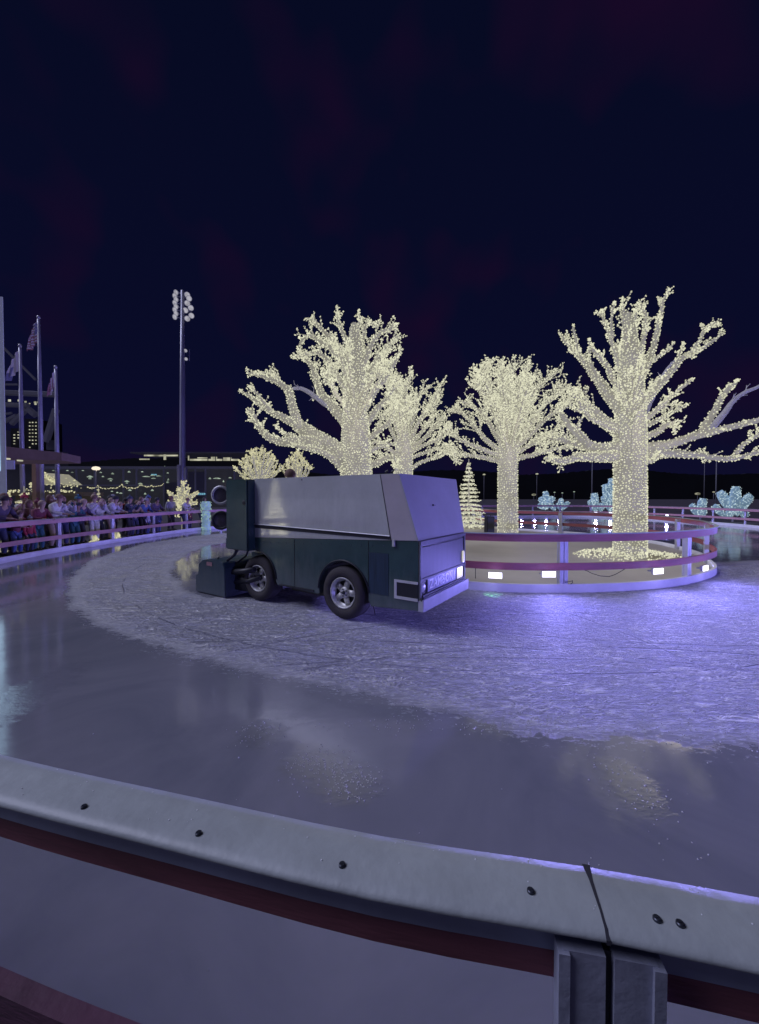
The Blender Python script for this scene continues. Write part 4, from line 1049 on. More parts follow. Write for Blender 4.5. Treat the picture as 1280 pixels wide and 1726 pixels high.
    return dict(body=body,coat=coat,trou=trou,hair=hair,beanie=beanie,long=lme,eye=eye,mouth=mth,shoes=shoes)
PM={}
matc={}
def cm(col,r=.8):
    k=tuple(col)
    if k not in matc: matc[k]=mat('cloth',[min(.7,c*1.45+.008) for c in col],r,var=.25,scale=9,bump=.3,bscale=25)
    return matc[k]
SKIN=[mat('skin',c,.5,var=.1) for c in ((.42,.27,.22),(.30,.18,.14),(.18,.10,.075),(.5,.34,.29))]
def withmat(name,me,m,parent):
    if not me.materials: me.materials.append(m)
    o=bpy.data.objects.new(name,me); COL.objects.link(o); o.parent=parent
    o.material_slots[0].link='OBJECT'; o.material_slots[0].material=m
    return o
def person(loc, rz, hgt, pose, coat, trou, head, headcol, skin, label, group='spectators along the left barrier'):
    if pose not in PM: PM[pose]=person_meshes(pose)
    d=PM[pose]; k=hgt/1.75
    r=empty('person',loc,rz,label,'person',group)
    r.scale=(k*1.04,k*1.04,k)
    b=withmat('body',d['body'],SKIN[skin],r)
    withmat('coat',d['coat'],cm(coat),r); withmat('trousers',d['trou'],cm(trou),r)
    withmat({'hair':'hair','beanie':'knit_hat','long':'hair'}[head],d[head],cm(headcol),r)
    for e in d['eye']: withmat('eye',e,BLACK,r)
    withmat('mouth',d['mouth'],cm((.2,.06,.06)),r)
    for s in d['shoes']: withmat('shoe',s,cm((.03,.03,.035)),r)
    return r
def rail_at(px, z=1.06):
    best=None
    for i,p in enumerate(OUT):
        if p.x<-2 and p.y>6 and p.y<26:
            e=abs(proj((p.x,p.y,z))[0]-px)
            if best is None or e<best[0]: best=(e,i)
    i=best[1]; d=(OUT[(i+1)%len(OUT)]-OUT[i-1]).normalized(); return OUT[i],Vector((d.y,-d.x))*SO
navy=(.035,.04,.09); dkp=(.07,.05,.10); red=(.30,.03,.06); white=(.50,.50,.55); grey=(.22,.22,.27); lav=(.40,.38,.50); teal=(.03,.10,.14); brn=(.14,.08,.07); blk=(.02,.02,.03); mar=(.14,.03,.06); tan=(.30,.22,.18); blue=(.06,.09,.25)
crowd=[ # px, off, height, pose, coat, trousers, head, headcol, skin, label
 (22,.60,1.62,'pocket',brn,blk,'hair',blk,1,'person in a dark brown coat at the left end of the crowd'),
 (36,.55,1.72,'lean',dkp,navy,'hair',(.03,.02,.03),0,'person in a dark purple jacket leaning on the left end of the barrier'),
 (50,.95,1.70,'stand',navy,navy,'beanie',navy,0,'person in a navy coat and navy knit hat behind the left end'),
 (58,.50,1.30,'lean',mar,blue,'hair',brn,3,'short person in a maroon jacket looking down over the barrier'),
 (67,.90,1.66,'phone',brn,blk,'beanie',mar,0,'person in brown with a dark red knit hat with both hands raised to the face'),
 (77,.45,1.10,'stand',red,navy,'beanie',grey,3,'child in a red coat and grey knit hat seen through the barrier'),
 (92,.48,1.58,'lean',mar,teal,'hair',tan,3,'fair haired person in maroon with arms over the barrier'),
 (104,1.0,1.60,'pocket',brn,blk,'long',brn,0,'person with long brown hair standing behind the fair haired leaner'),
 (113,.95,1.58,'stand',red,blk,'beanie',mar,1,'person in a red coat and red hat in the second row'),
 (123,.55,1.78,'lean',white,tan,'hair',brn,0,'large person in a puffy white jacket leaning forward over the barrier'),
 (137,.62,1.74,'phone',lav,navy,'long',blk,0,'person in a pale lavender coat with long dark hair beside the white jacket'),
 (149,.48,1.50,'lean',teal,teal,'hair',blk,1,'person in a dark teal coat resting both arms on the top board'),
 (161,.50,1.62,'lean',dkp,blk,'hair',tan,3,'person in a purple coat with light hair below the slim lit conifer'),
 (171,.95,1.70,'stand',teal,blk,'beanie',teal,0,'person in a teal coat and teal hat standing in the second row'),
 (179,.50,1.76,'phone',lav,white,'hair',brn,3,'person in lavender coat and white trousers with both hands raised to the face'),
 (190,.48,1.62,'lean',white,blk,'long',tan,3,'person with long fair hair in a white coat leaning on the barrier'),
 (200,.85,1.68,'pocket',grey,blk,'hair',brn,0,'person in a grey coat with hands in pockets behind the white coat'),
 (208,.50,1.74,'lean',lav,tan,'hair',blk,0,'dark haired person in a lavender puffer leaning at the second post'),
 (217,.75,1.66,'phone',grey,navy,'hair',tan,3,'person in grey with hands raised just right of the second post'),
 (226,1.1,1.72,'stand',navy,blk,'beanie',blk,1,'person in navy with a black knit hat far back in the crowd'),
 (236,.50,1.70,'phone',navy,blk,'beanie',navy,3,'person in navy coat and hat with hands near the face, mid crowd'),
 (246,.52,1.55,'lean',tan,navy,'hair',brn,0,'person in a tan coat leaning low on the barrier'),
 (254,.95,1.74,'pocket',blk,blk,'hair',blk,2,'tall person in black with dark hair in the second row'),
 (262,.50,1.62,'lean',blue,blk,'beanie',grey,0,'person in a blue coat and grey hat leaning on the barrier'),
 (270,.90,1.70,'stand',blk,navy,'long',brn,3,'person in black with long brown hair standing behind the blue coat'),
 (278,.50,1.68,'lean',dkp,navy,'hair',blk,1,'person in dark purple coat leaning left of the wide lit conifer'),
 (287,.60,1.15,'stand',navy,blue,'beanie',blue,3,'child in navy with a blue knit hat left of the third post'),
 (327,.55,1.66,'lean',lav,navy,'hair',brn,3,'person in a lavender coat leaning right of the wide lit conifer'),
 (336,.80,1.72,'pocket',blk,blk,'beanie',mar,0,'person in black with a dark red hat near the mint light column'),
 (332,.50,1.05,'stand',mar,navy,'hair',brn,3,'child in maroon seen between the boards right of the lit conifer'),
 (356,.60,1.68,'lean',navy,navy,'long',blk,0,'person in navy with long dark hair beside the vehicle lamps'),
 (29,1.25,1.78,'stand',grey,navy,'hair',brn,0,'tall person in a grey coat in the back row at the far left'),
 (44,1.5,1.70,'phone',red,blk,'hair',blk,1,'person in a red coat in the back row with hands raised'),
 (84,1.35,1.80,'stand',navy,blk,'hair',brn,3,'tall bare headed person in navy in the third row near the red child'),
 (116,1.5,1.74,'pocket',white,blk,'beanie',red,3,'person in a white coat and bright red hat behind the large white jacket'),
 (143,1.2,1.76,'stand',blk,blk,'long',brn,0,'person in black with long brown hair behind the lavender coat'),
 (156,1.45,1.68,'stand',tan,navy,'beanie',white,1,'person in a tan coat and white hat in the back row'),
 (186,1.3,1.80,'pocket',blue,blk,'hair',blk,2,'tall person in a blue coat in the back row by the middle of the crowd'),
 (213,1.4,1.78,'stand',mar,blk,'beanie',tan,0,'person in maroon with a tan hat in the back row'),
 (231,1.3,1.55,'phone',white,navy,'long',blk,3,'shorter person in a white coat with long black hair behind the rail'),
 (242,1.4,1.80,'stand',brn,blk,'hair',grey,0,'grey haired person in brown in the back row'),
 (259,1.4,1.66,'pocket',red,blk,'hair',blk,1,'person in a red coat in the back row right of the middle'),
 (267,.5,1.12,'stand',lav,blue,'beanie',red,3,'child in lavender with a red hat behind the lower board'),
 (284,1.2,1.74,'lean',white,blk,'beanie',blue,0,'person in white with a blue hat beside the star shaped bush'),
 (321,1.1,1.76,'stand',grey,blk,'hair',brn,1,'person in grey standing right behind the star shaped bush'),
 (342,1.3,1.80,'pocket',dkp,blk,'hair',blk,0,'tall person in dark purple behind the mint light column'),
]
for (px,off,h,pose,c,t,hd,hc,sk,lb) in crowd:
    p,n=rail_at(px); q=p+n*(off*.92+.04); rz=math.atan2(-n.y,-n.x)-PI/2+random.uniform(-.25,.25)
    person((q.x,q.y,.03),rz,h,pose,c,t,hd,hc,sk,lb)
# driver
loc=ZR.matrix_basis@Vector((-3.28,1.0,0)) if False else None
ca,sa=.834,-.551
lx,ly=-3.30,1.02
dx=C0.x+lx*ca-ly*sa; dy=C0.y+lx*sa+ly*ca
person((dx,dy,.62-.40+.17+.12),math.atan2(-.551,.834)-PI/2,1.72,'sit',blk,blk,'hair',(.12,.07,.06),0,'person in black driving the ice resurfacer, only the head showing above the hood','driver')
# ------------------------------------------------------------------ stadium light tower
def light_tower():
    D=60; b=P(308,858,D); b.z=.03; px=D/F
    r=empty('floodlight_tower',b,0,'tall stadium light pole with two stacks of switched off lamps on top','light tower')
    def loc(x,y): q=P(x,y,D)-b; return q
    mb=MB(); mb.tube([(0,0,0),loc(308,800),loc(308,640),loc(308,490)],[.47,.45,.38,.26],14); mb.build('pole',POLE,r,True)
    mb=MB(); q=loc(302,822); w=loc(317,785)
    mb.box(q.x,q.x+.45,-.6,-.1,0,w.z+.1); mb.box(w.x-.3,w.x,-.6,-.1,0,w.z-.3); mb.build('pedestal_panel',POLE,r,bevel=.05)
    LM=mat('lamp_visor',(.42,.42,.47),.4,.3,var=.2,emis=(.8,.8,1),estr=.14); LG=glow('lamp_glass',(.9,.88,1),.42,.3,2)  # emission paints a pale tone on the switched off lamps
    def lamp(x,y,rx,tilt,yaw,k=1):
        q=loc(x,y); M=Matrix.Translation(q)@Matrix.Rotation(yaw,4,'Z')@Matrix.Rotation(math.radians(90+tilt),4,'X')
        mb=MB(); R=rx*px*.9*k; mb.lathe([(.0001,-R*1.0),(R*.5,-R*.8),(R*.95,-.1*R),(R,.15*R),(R*.9,.05*R)],14,M); o=mb.build('lamp',LM,r,True)
        mb=MB(); mb.lathe([(.0001,.0),(R*.8,0.02)],12,M); mb.build('lens',LG,o)
    for k in range(8): lamp(295 if k%2 else 297,493+k*5.9,5.0,25,-.35)
    for (x,y) in ((316,497),(319,503),(316,511),(322,519),(313,523),(323,532),(316,537)): lamp(x,y,5.2,30,.25+.1*random.random())
    lamp(313,591,3.4,35,.2); lamp(314,605,3.2,35,.2)
    mb=MB()
    for k in range(8): a=loc(297,493+k*5.9); mb.box(a.x,.1,.12,.28,a.z-.06,a.z+.06)
    for y in (500,511,523,535): a=loc(322,y); mb.box(-.1,a.x,.12,.28,a.z-.06,a.z+.06)
    mb.box(loc(303,0).x,loc(305,0).x,.1,.2,loc(0,537).z,loc(0,490).z)
    mb.box(loc(313,0).x-.1,loc(313,0).x,.1,.2,loc(0,608).z,loc(0,588).z); mb.build('crossarm',POLE,r)
light_tower()
# ------------------------------------------------------------------ flags
def flag(px_x, top, D, fl, label, kind):
    b=P(px_x,839,D); b.z=.03; tp=P(px_x,top,D); h=tp.z
    r=empty('flagpole',b,0,label,'flagpole','three white flagpoles left of the rink')
    mb=MB(); mb.tube([(0,0,0),(0,0,h*.5),(0,0,h-.1)],[.115,.10,.065],12); mb.build('pole',POLE,r,True)
    mb=MB(); mb.lathe([(.0001,.1),(.06,.08),(.085,0),(.06,-.08),(.0001,-.1)],12,Matrix.Translation((0,0,h))); mb.build('finial',TRIM,r,True)
    # draped cloth : hoist down the pole, fly hanging
    Hh,Fy,sx=fl; nu,nv=14,26; V=[];Fc=[];MI=[]
    for j in range(nv+1):
        v=j/nv
        for i in range(nu+1):
            u=i/nu
            fold=math.sin(v*15+u*2.5)*.10*(.3+v)
            x=-sx*(v**.8)*(.55+.45*u)+fold*.5*sx-.03
            y=-.08+math.cos(v*15+u*2)*.13*(.2+v)
            z=h-.22-u*Hh*(1-.35*v)-Fy*v*(.62+.1*u)
            V.append((x,y,z))
    for j in range(nv):
        for i in range(nu):
            a=j*(nu+1)+i; Fc.append((a,a+1,a+nu+2,a+nu+1)); u=(i+.5)/nu; v=(j+.5)/nv
            if kind=='us': m=2 if (v<.42 and u<.55) else (0 if int(u*13)%2==0 else 1)
            elif kind=='state': m=1 if v<.45 or u<.5 else 2
            else: m=1 if int(v*5+u)%2==0 else 0
            MI.append(m)
    me=bpy.data.meshes.new('flag'); me.from_pydata(V,[],Fc)
    for m in FM: me.materials.append(m)
    me.polygons.foreach_set('material_index',MI); me.polygons.foreach_set('use_smooth',[True]*len(Fc))
    o=bpy.data.objects.new('flag',me); COL.objects.link(o); o.parent=r
    if kind=='us':
        mb=MB()
        for i in range(4):
            for j in range(3):
                v=.06+.1*i;u=.08+.15*j
                a=V[int(v*nv)*(nu+1)+int(u*nu)]; mb.box(a[0]-.02,a[0]+.02,a[1]-.05,a[1]-.03,a[2]-.02,a[2]+.02)
        mb.build('flag_star',FM[1],o)
FM=[mat('flag_red',(.26,.10,.16),.8,emis=(.5,.3,.5),estr=.03),mat('flag_white',(.42,.40,.50),.8,emis=(.6,.55,.8),estr=.06),mat('flag_blue',(.10,.10,.26),.8,emis=(.3,.3,.7),estr=.05)]
flag(71,536,20,(1.1,1.15,.42),'tallest flagpole with a limp striped flag, middle of the three','us')
flag(39,584,20,(1.1,1.35,.60),'flagpole with a limp pale flag with blue lower half, left of the three','state')
flag(98,620,21,(.9,1.1,.30),'shortest flagpole with a limp pink and white flag, right of the three','pink')
# ------------------------------------------------------------------ background buildings
DWALL=mat('dark_wall',(.05,.05,.075),.7,var=.3,scale=.3,emis=(.4,.4,.7),estr=.012)
DGLASS=mat('dark_glazing',(.03,.035,.05),.25,var=.5,scale=.25,emis=(.45,.45,.6),estr=.03)
DSTEEL=mat('dim_steel',(.12,.12,.16),.6,emis=(.5,.5,.8),estr=.022)
LITW=glow('lit_window',(1,.98,.72),.42,.7,.5); LITC=glow('cool_window',(.8,1,.8),.34,.6,1.5); LITO=glow('street_lamp_glow',(1,.86,.66),1.1,.05); LITB=glow('cyan_sign',(.3,.75,1),.5,.3)
AWN=mat('brown_fascia',(.15,.10,.11),.7,var=.25,scale=2,emis=(.6,.4,.45),estr=.02); PURP=mat('purple_screen',(.2,.2,.4),.6,emis=(.35,.33,.75),estr=.13)
def rect(mb,x0,y0,x1,y1,D,t=.3,mi=0):
    a=P(x0,y0,D); b=P(x1,y1,D); mb.box(a.x,b.x,D,D+t,min(a.z,b.z),max(a.z,b.z),mi)
def arena():
    D=70; b=P(255,858,D); b.z=.03
    r=empty('arena_building',(0,0,0),0,'long low arena with glazed concourse and a bright strip under its roof, behind the crowd','building')
    mb=MB(); a=P(60,789,D); c=P(425,789,D); mb.box(a.x,c.x,D,D+12,.03,a.z); mb.build('wall',DGLASS,r)
    mb=MB(); a=P(55,786,D-2); c=P(430,790,D-2); mb.box(a.x,c.x,D-2,D+13,c.z,a.z); rect(mb,130,817,275,819,D-1.2,.4); mb.build('roof_edge',DSTEEL,r)
    for x in (130,161,209,231,277,330,347,396):
        mb=MB(); q=P(x,860,D-1); t=P(x,788,D-1); mb.tube([(q.x,D-1,.03),(q.x,D-1,t.z)],.17,8); mb.build('column',DSTEEL,r)
    mb=MB(); rect(mb,278,813,303,850,D-1,.5); rect(mb,318,795,346,840,D-.8,.3); mb.build('wall_panel',DWALL,r)
    # upper stand
    D2=84
    mb=MB(); a=P(232,765,D2); c=P(405,779,D2); mb.box(a.x,c.x,D2,D2+8,.03,P(300,786,D2).z); mb.box(a.x-1,c.x+2,D2-1,D2+9,a.z+.05,a.z+.3); mb.build('upper_stand',DWALL,r)
    mb=MB(); n=0
    rect(mb,243,766.5,300,769,D2-.3,.1); rect(mb,276,766,280,775,D2-.35,.1); rect(mb,317,768,319,776,D2-.3,.1); rect(mb,320,773.5,402,776.5,D2-.3,.1); rect(mb,235,773,252,775,D2-.3,.1); rect(mb,333,771,350,772.5,D2-.3,.1); rect(mb,356,770,366,774,D2-.3,.1); rect(mb,376,771,390,774,D2-.3,.1)
    mb.build('light_strip',LITW,r)
    for x in (350,363,375,388): 
        mb=MB(); rect(mb,x,766,x+1.2,777,D2-.5,.1); mb.build('mullion',DWALL,r)
    # ceiling lamps inside and pendants outside
    for (x,y,w,h) in ((90,793,4,1.5),(114,793,4,1.5),(122,796,4,1.5),(140,793,4,1.2),(152,803,10,3),(152,806,5,3),(170,796,4,2),(174,803,4,2),(186,807,9,2.2),(187,810,4,2),(190,798,5,2.5),(218,795,5,2.5),(214,811,9,2.4),(214,814,4,2),(237,815,8,2.4),(237,818,4,2),(219,826,6,2.5),(204,831,5,2),(189,828,4,1.5),(198,830,4,2),(245,832,4,3),(257,826,5,3),(247,803,14,1.5),(258,801,8,2),(268,802,9,1.5),(259,806,8,1.5),(240,795,4,1.5),(283,812,5,4),(284,808,3,3),(283,797,4,1.5),(278,786,3,2),(377,811,3,3),(354,806,5,3),(366,806,14,2),(388,805,6,2)):
        mb=MB(); q=P(x,y,D-1.6); mb.lathe([(.0001,h*.055),(w*.012,h*.05),(w*.05,-h*.03),(w*.04,-h*.055),(.0001,-h*.05)],8,Matrix.Translation(q)); mb.build('lamp',LITC,r)
    mb=MB(); rect(mb,255,799,264,801,D-1.6,.1); mb.build('blue_screen',LITB,r)
    for k in range(5):
        mb=MB(); rect(mb,331+k*3.2,831,333+k*3.2,834,45,.1); o=mb.build('sign_letter',LITB,r)
    mb=MB(); rect(mb,328,829,349,836,45.3,.1); mb.build('sign_board',DWALL,r)
arena()
def garland(pts, D, label, sag=1.2, n=14, r=.06, m=BULB_F, jitter=.05):
    bul=[]; mb=MB(); base=P(pts[0][0],pts[0][1],D)
    for (x0,y0),(x1,y1) in zip(pts[:-1],pts[1:]):
        a=P(x0,y0,D); b=P(x1,y1,D); path=[]
        for k in range(n+1):
            t=k/n; q=a.lerp(b,t)-Vector((0,0,sag*D/F*4*t*(1-t))); path.append(q)
            bul.append(q+Vector((random.uniform(-1,1),random.uniform(-1,1),random.uniform(-1,1)))*jitter)
        mb.tube(path,.012,4)
    root=empty('string_light_garland',base,0,label,'string lights'); T=Matrix.Translation(-base)
    me=mb.mesh('wire'); me.transform(T); link('wire',me,BLACK,root)
    me=bulb_mesh(bul,r); me.transform(T); o=link('string_lights',me,m,root); o['kind']='stuff'
garland([(148,821),(165,819),(188,822),(205,817),(222,822),(238,816),(256,819),(276,815)],45,'swagged garland of tiny lights across the arena front above the crowd',3,12,.07)
garland([(15,828),(45,825),(75,828),(102,826),(127,829)],22,'row of warm bulbs along the stall eaves behind the left crowd',1,16,.05,BULB_F,.06)
garland([(104,816),(128,818)],26,'short faint string of bulbs right of the lit gable',1,14,.03)
garland([(15,828),(17,846)],22,'vertical string of warm bulbs at the left end of the stall',0,14,.05,BULB_F,.05)
# market stalls
STALL=mat('stall_timber',(.10,.075,.05),.7,var=.3,scale=2,emis=(.7,.6,.4),estr=.02)
def stall(x0,x1,ytop,D,label):
    a=P(x0,ytop,D); b=P(x1,ytop,D); r=empty('market_stall',(a.x,D,.03),0,label,'market stall','market stalls behind the crowd'); w=b.x-a.x; h=a.z
    mb=MB(); mb.box(0,w,0,2,0,h*.42); mb.box(0,w,1.9,2,h*.42,h*.9); mb.build('wall',STALL,r)
    mb=MB(); mb.box(-.15,w+.15,-.3,2.2,h*.88,h); mb.build('roof',STALL,r)
    for x in (0.05,w-.05):
        mb=MB(); mb.box(x-.05,x+.05,-.1,0,0,h*.88); mb.build('post',STALL,r)
stall(-25,48,829,23,'wooden stall behind the left end of the crowd')
stall(50,128,830,24,'wooden stall under the lit gable')
def gable():
    D=26; b=P(75,845,D); b.z=.03; r=empty('lit_gable_tent',b,0,'small pointed tent roof covered in warm lights behind the flagpoles','tent')
    t=LitTree(D,.05,50); ap=P(76,797,D); l=P(50,816,D); rr=P(101,816,D)
    mb=MB(); off=Vector((0,2,0))
    pts=[l-b,ap-b,rr-b]; vs=[tuple(p) for p in pts]+[tuple(p+off) for p in pts]
    mb.add(vs,[(0,1,4,3),(1,2,5,4),(0,2,1),(3,4,5)]); mb.build('roof',mat('tent_cloth',(.4,.38,.3),.8,emis=(1,.95,.6),estr=.22),r)
    bul=[]
    for k in range(260):
        u=random.random(); s=random.random(); e=(l if s<.5 else rr); q=ap.lerp(e,u)
        q=q+Vector((0,random.uniform(-.06,1.9)*(random.random()<.4),random.uniform(-.32,.05)*(1-.2*u)))
        bul.append(q-b)
    me=bulb_mesh(bul,.055); o=link('string_lights',me,BULB_F,r); o['kind']='stuff'
    for s in (l,rr):
        mb=MB(); q=s-b; mb.tube([(q.x,.1,0),(q.x,.1,q.z)],.05,8); mb.build('pole',DSTEEL,r)
gable()
# pavilion roof with brown fascia, close on the left
def pavilion():
    r=empty('pavilion_roof',(0,0,0),0,'low brown pavilion roof edge with small downlights at the far left behind the crowd','pavilion')
    D0,D1=15.5,17
    a=P(-120,738,D0); a2=P(-120,772,D0); c=P(104,763,D1); c2=P(104,776,D1)
    mb=MB(); off=Vector((-.4,1.6,0)); off2=Vector((-3.5,.4,0))
    vs=[a,a2,c2,c]; mb.add([tuple(v) for v in vs]+[tuple(v+Vector((0,3,0))) for v in vs[:2]]+[tuple(c2+off),tuple(c+off)],[(0,1,2,3),(4,7,6,5),(0,3,7,4),(1,5,6,2),(3,2,6,7),(0,4,5,1)])
    mb.build('fascia',AWN,r)
    for (x,y,w) in ((12,773.5,9),(34,776.5,8)):
        q=P(x,y,15.6); mb=MB(); mb.lathe([(.0001,-.03),(w*.5*15.6/F,-.02),(w*.5*15.6/F,.03)],14,Matrix.Translation(q)); mb.build('downlight',LITW,r)
    mb=MB(); rect(mb,-20,776,24,791,16,.05); mb.build('screen',PURP,r)
    for x in (-60,60):
        q=P(x,770,18.5); mb=MB(); mb.box(q.x-.1,q.x+.1,18.4,18.6,.03,q.z+.1); mb.build('column',AWN,r)
pavilion()
# lit pillar cut by the left edge
def pillar():
    D=13.5; q=P(4,500,D); 
    r=empty('light_pillar',(q.x-1.6,D,.03),0,'tall pale glowing pillar cut by the left edge of the view','pillar')
    mb=MB(); mb.box(0,1.6,0,.03,0,q.z-.03); mb.build('shaft',mat('pillar_cloth',(.3,.32,.4),.7,emis=(.55,.6,1),estr=.10),r)
    mb=MB(); mb.box(.1,1.42,-.02,-.005,2.6,q.z-.5); mb.build('lit_face',glow('pillar_glow',(.50,.75,1),1.5,.35,1.6),r)
pillar()
# dim grandstand behind the flags
def grandstand():
    D=95; r=empty('grandstand',(0,0,0),0,'dim steel grandstand with trusses and a row of warm lamps behind the flagpoles','grandstand')
    mb=MB()
    def bar(x0,y0,x1,y1,w=.5): mb.tube([P(x0,y0,D),P(x1,y1,D)],w,5)
    bar(-30,648,30,648,.25); bar(-30,660,95,665,.7); bar(-30,681,48,683,.6); bar(-10,700,20,696,.3); bar(95,690,78,745,.8); bar(20,715,45,690,.6); bar(-10,720,28,700,.5); bar(48,690,60,700,.8); bar(-20,560,20,600,.3); bar(20,600,60,640,.3)
    mb.build('truss',DSTEEL,r)
    mb=MB(); rect(mb,78,742,97,758,D,.6); rect(mb,-40,725,12,760,D,1); rect(mb,-40,760,95,850,D+2,4); mb.build('wall',DWALL,r)
    for x,y,s in ((16,675,2.2),(32,675,2),(43,677,1.6),(50,680,1),(59,678,1.8),(64,678,1.8),(66,681,1.4),(60,681,1.6)):
        mb=MB(); rect(mb,x-s,y-s*.8,x+s,y+s*.8,D-1,.1); mb.build('lamp',LITW,r)
grandstand()
def tower_block():
    D=260; r=empty('tower_block',(0,0,0),0,'distant dark tower block with a grid of tiny lit windows between the flagpoles','building')
    mb=MB(); rect(mb,42,706,66,840,D,20); rect(mb,18,722,40,840,D,20); mb.build('wall',mat('tower_wall',(.01,.01,.018),.8),r)
    rn=random.Random(4)
    for x in (50,55,60.5):
        for k in range(8):
            if rn.random()<.85:
                y=712+k*6; mb=MB(); rect(mb,x-1,y-.8,x+1,y+.8,D-1,.3); mb.build('window',LITW,r)
    for x in (24,31):
        for k in range(5):
            if rn.random()<.85:
                y=728+k*5; mb=MB(); rect(mb,x-1.3,y-.8,x+1.3,y+.8,D-1,.3); mb.build('window',LITW,r)
    for x in (5,14,24,30):
        for k in range(5):
            if rn.random()<.8:
                y=786+k*5; mb=MB(); rect(mb,x-1.3,y-.9,x+1.3,y+.9,D-1,.3); mb.build('window',LITW,r)
tower_block()
# street lamps
def street_lamp(x,ytop,D,label,glowm,size=1.0,arm=0):
    b=P(x,839,D); b.z=.03; t=P(x,ytop,D); r=empty('street_lamp',b,0,label,'street lamp')
    mb=MB(); mb.tube([(0,0,0),(0,0,t.z)],[.09,.06],8); mb.build('pole',DSTEEL,r,True)
    mb=MB(); mb.lathe([(.0001,.12*size),(.16*size,.08*size),(.22*size,0),(.16*size,-.08*size),(.0001,-.1*size)],14,Matrix.Translation((arm,0,t.z))); mb.build('lamp_head',glowm,r,True)
street_lamp(163,790,48,'street lamp with a warm round glow above the slim lit conifer',LITO,2.2)
street_lamp(998,775,60,'thin grey street lamp pole left of the right tree trunk',DSTEEL,.6)
street_lamp(1207,771,60,'thin grey street lamp pole far right of the right tree trunk',DSTEEL,.6)
street_lamp(1187,772.5,110,'small yellow lamp under the long right tree arm',LITW,2.4)
street_lamp(905,799,120,'small distant warm lamp between the two front trunks, upper one',LITW,2)
street_lamp(900,834,120,'small distant warm lamp between the two front trunks, near the barrier top',LITW,3)
street_lamp(816,800,120,'small distant warm lamp left of the central tree trunk',LITW,2)
street_lamp(1176,832.5,120,'wide low yellow lamp above the cyan leaf cluster',LITW,3.4)
street_lamp(1203,829.5,120,'tiny white lamp beside the largest cyan leaf fan',LITW,1.6)
for i,(x,y) in enumerate(((935,830),(948,831),(968,829))):
    street_lamp(x,y,150,('tiny dim far lamp just left of three above the smallest cyan cluster','tiny dim far lamp in the middle of three above the cyan sprig','tiny dim far lamp rightmost of three above the cyan sprig')[i],LITC,1.6)
# mint light column behind the rail
def mint():
    D=20.4; b=P(348,896,D); b.z=.03; r=empty('mint_light_column',b,0,'mint glowing column of stacked light blocks between the crowd and the vehicle','light sculpture')
    mg=glow('mint_glow',(.62,.92,.78),.46,.2,8); bul=[]; px=D/F
    for (y0,y1,w) in ((845,860,16),(861,874,14),(874,897,14)):
        a=P(348,y0,D)-b; c=P(348,y1,D)-b; R=w*px/2
        mb=MB(); hh=(a.z-c.z)/2; mb.lathe([(.0001,hh),(R*.75,hh),(R,hh*.5),(R,-hh*.5),(R*.75,-hh),(.0001,-hh)],8,Matrix.Translation((0,0,(a.z+c.z)/2))); mb.build('light_block',LEAFC,r)
        for k in range(60):
            t=random.random()*2*PI; bul.append((math.cos(t)*R*1.02,math.sin(t)*R*1.02,random.uniform(c.z,a.z)))
    me=bulb_mesh(bul,.03); o=link('string_lights',me,mg,r); o['kind']='stuff'
mint()
# speaker / utility box on the island floor
def spk():
    D=16.6; b=P(825,900,D); b.z=.05; r=empty('loudspeaker',b,.2,'black loudspeaker box on the island floor left of the central tree trunk','loudspeaker')
    mb=MB(); mb.box(-.17,.17,-.15,.15,0,.86); mb.build('cabinet',BLACK,r,bevel=.02)
    mb=MB(); mb.box(-.14,.14,-.160,-.152,.08,.80); mb.build('grille',mat('speaker_mesh',(.03,.035,.06),.7,var=.4,scale=90),r)
    mb=MB(); mb.tube([(-.06,0,.86),(-.06,0,.91),(.06,0,.91),(.06,0,.86)],.012,6); mb.build('handle',BLACK,r)
    p=P(812,892,17); cable('floor_cable',[(p.x-1.1,p.y+.3,.065),(p.x-.5,p.y+.1,.065),(p.x-.1,p.y,.065),(p.x+.3,p.y-.1,.065)],.02,'coil of black cable lying on the island floor beside the loudspeaker')
spk()
# hills / tree line
def hills():
    HM=mat('night_hill',(.012,.014,.022),.95,var=.4,scale=.02)
    def ridge(D,pts,name,label):
        cv=catmull(pts,False,4); mb=MB(); n=len(cv); rn=random.Random(int(D))
        for c in cv:
            z=P(c.x,c.y+rn.uniform(-.8,.8),D).z; x=P(c.x,c.y,D).x
            mb.v.append((x,D,0)); mb.v.append((x,D,z)); mb.v.append((x,D+60,z*.9)); mb.v.append((x,D+60,0))
        for i in range(n-1):
            for a in range(3): mb.f.append((i*4+a,i*4+a+1,i*4+5+a,i*4+4+a)); mb.mi.append(0)
        tag(mb.build(name,HM),label,'hill',kind='structure')
    ridge(420,[(-300,800),(0,790),(150,778),(250,772),(420,776),(560,800),(760,792),(900,800),(1050,790),(1200,800),(1500,785)],'hills','dark wooded ridge on the horizon')
hills()
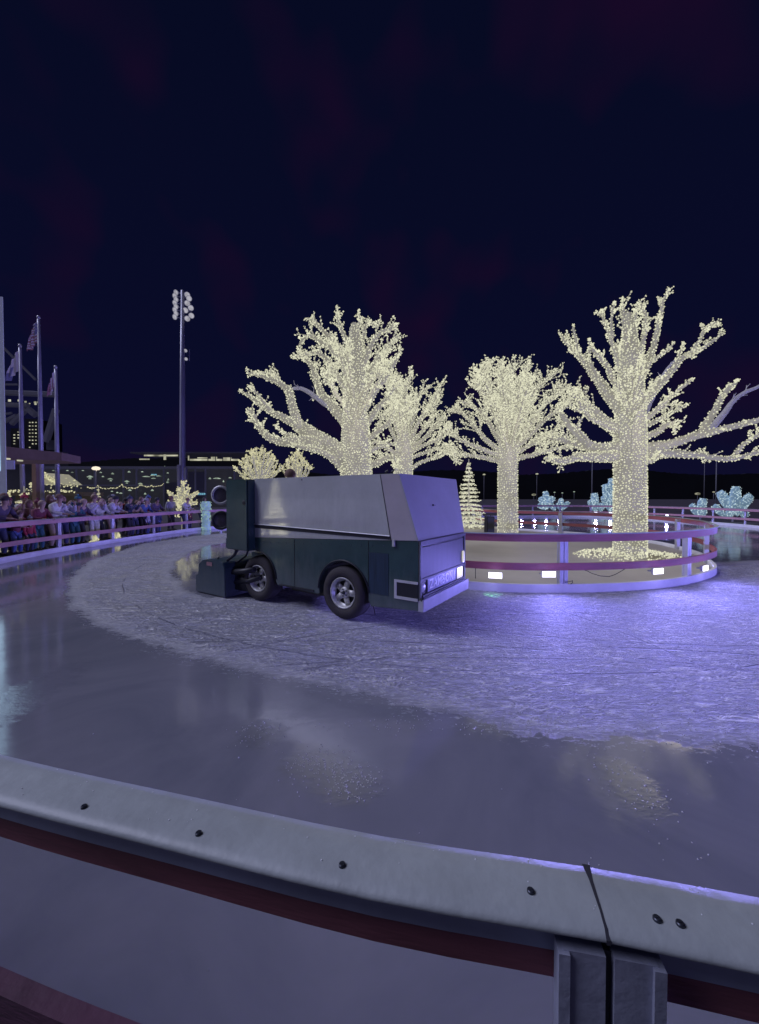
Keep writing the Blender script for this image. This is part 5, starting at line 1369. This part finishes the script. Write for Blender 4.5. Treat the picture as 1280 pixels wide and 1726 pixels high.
# ------------------------------------------------------------------ light
w=bpy.data.worlds.new('World'); SC.world=w; w.use_nodes=True; nt=w.node_tree; nt.nodes.clear()
o=nt.nodes.new('ShaderNodeOutputWorld'); bg=nt.nodes.new('ShaderNodeBackground'); tc=nt.nodes.new('ShaderNodeTexCoord')
sx=nt.nodes.new('ShaderNodeSeparateXYZ'); cr=nt.nodes.new('ShaderNodeValToRGB'); nz=nt.nodes.new('ShaderNodeTexNoise'); mx=nt.nodes.new('ShaderNodeMix'); mx.data_type='RGBA'
nt.links.new(tc.outputs['Generated'],sx.inputs[0]); nt.links.new(sx.outputs['Z'],cr.inputs[0])
cr.color_ramp.elements[0].position=0; cr.color_ramp.elements[0].color=(.0045,.0042,.0225,1)
cr.color_ramp.elements[1].position=.75; cr.color_ramp.elements[1].color=(.0021,.0033,.0165,1)
e=cr.color_ramp.elements.new(.25); e.color=(.003,.0036,.021,1)
nz.inputs['Scale'].default_value=4.6; nz.inputs['Detail'].default_value=2; nt.links.new(tc.outputs['Generated'],nz.inputs['Vector'])
mr=nt.nodes.new('ShaderNodeMapRange'); mr.inputs[1].default_value=.5; mr.inputs[2].default_value=.7; mr.inputs[3].default_value=0; mr.inputs[4].default_value=.75
nt.links.new(nz.outputs['Fac'],mr.inputs[0]); nt.links.new(mr.outputs[0],mx.inputs['Factor']); nt.links.new(cr.outputs[0],mx.inputs['A']); mx.inputs['B'].default_value=(.0105,.0028,.0195,1)
nt.links.new(mx.outputs['Result'],bg.inputs[0]); bg.inputs[1].default_value=1.0; nt.links.new(bg.outputs[0],o.inputs[0])
def sun(name,e,col,elev,az,ang):
    L=bpy.data.lights.new(name,'SUN'); L.energy=e; L.color=col; L.angle=math.radians(ang); ob=bpy.data.objects.new(name,L); COL.objects.link(ob)
    # az: direction the light comes from (deg, 0=+y)
    d=Vector((math.sin(math.radians(az))*math.cos(math.radians(elev)),math.cos(math.radians(az))*math.cos(math.radians(elev)),math.sin(math.radians(elev))))
    ob.rotation_euler=d.to_track_quat('Z','Y').to_euler(); return ob
sun('ambient_fill',2.2,(.70,.72,1),46,268,36)  # broad sun lamp added as ambient fill for the night
def point(name,p,e,col,r=.6):
    L=bpy.data.lights.new(name,'POINT'); L.energy=e; L.color=col; L.shadow_soft_size=r; ob=bpy.data.objects.new(name,L); COL.objects.link(ob); ob.location=p; return ob
WARM=(1,.9,.72)
point('crowd_fill',(-17.5,16,3.0),40,(1,.85,.6),.3); point('street_light',tuple(P(163,790,48)),500,(1,.85,.65),.3)  # first is a warm fill added out of view for the crowd
point('tree_glow',(7.0,9.2,3.4),55,WARM); point('tree_glow',(-.8,10.6,4.0),55,WARM); point('tree_glow',(5.4,14.8,3.5),60,WARM); point('tree_glow',(1.2,16.4,4),45,WARM)
# ------------------------------------------------------------------ camera
cam=bpy.data.cameras.new('camera'); co=bpy.data.objects.new('camera',cam); COL.objects.link(co); SC.camera=co
co.location=(0,0,H); co.rotation_euler=(PI/2-TH,0,0); cam.sensor_fit='VERTICAL'; cam.sensor_height=36; cam.lens=F/1726*36; cam.shift_y=-10/1726; cam.clip_end=3000; cam.clip_start=.05
SC.view_settings.view_transform='Standard'; SC.view_settings.look='None'; SC.view_settings.exposure=0
SC.cycles.max_bounces=6; SC.cycles.sample_clamp_indirect=4; SC.cycles.use_denoising=True
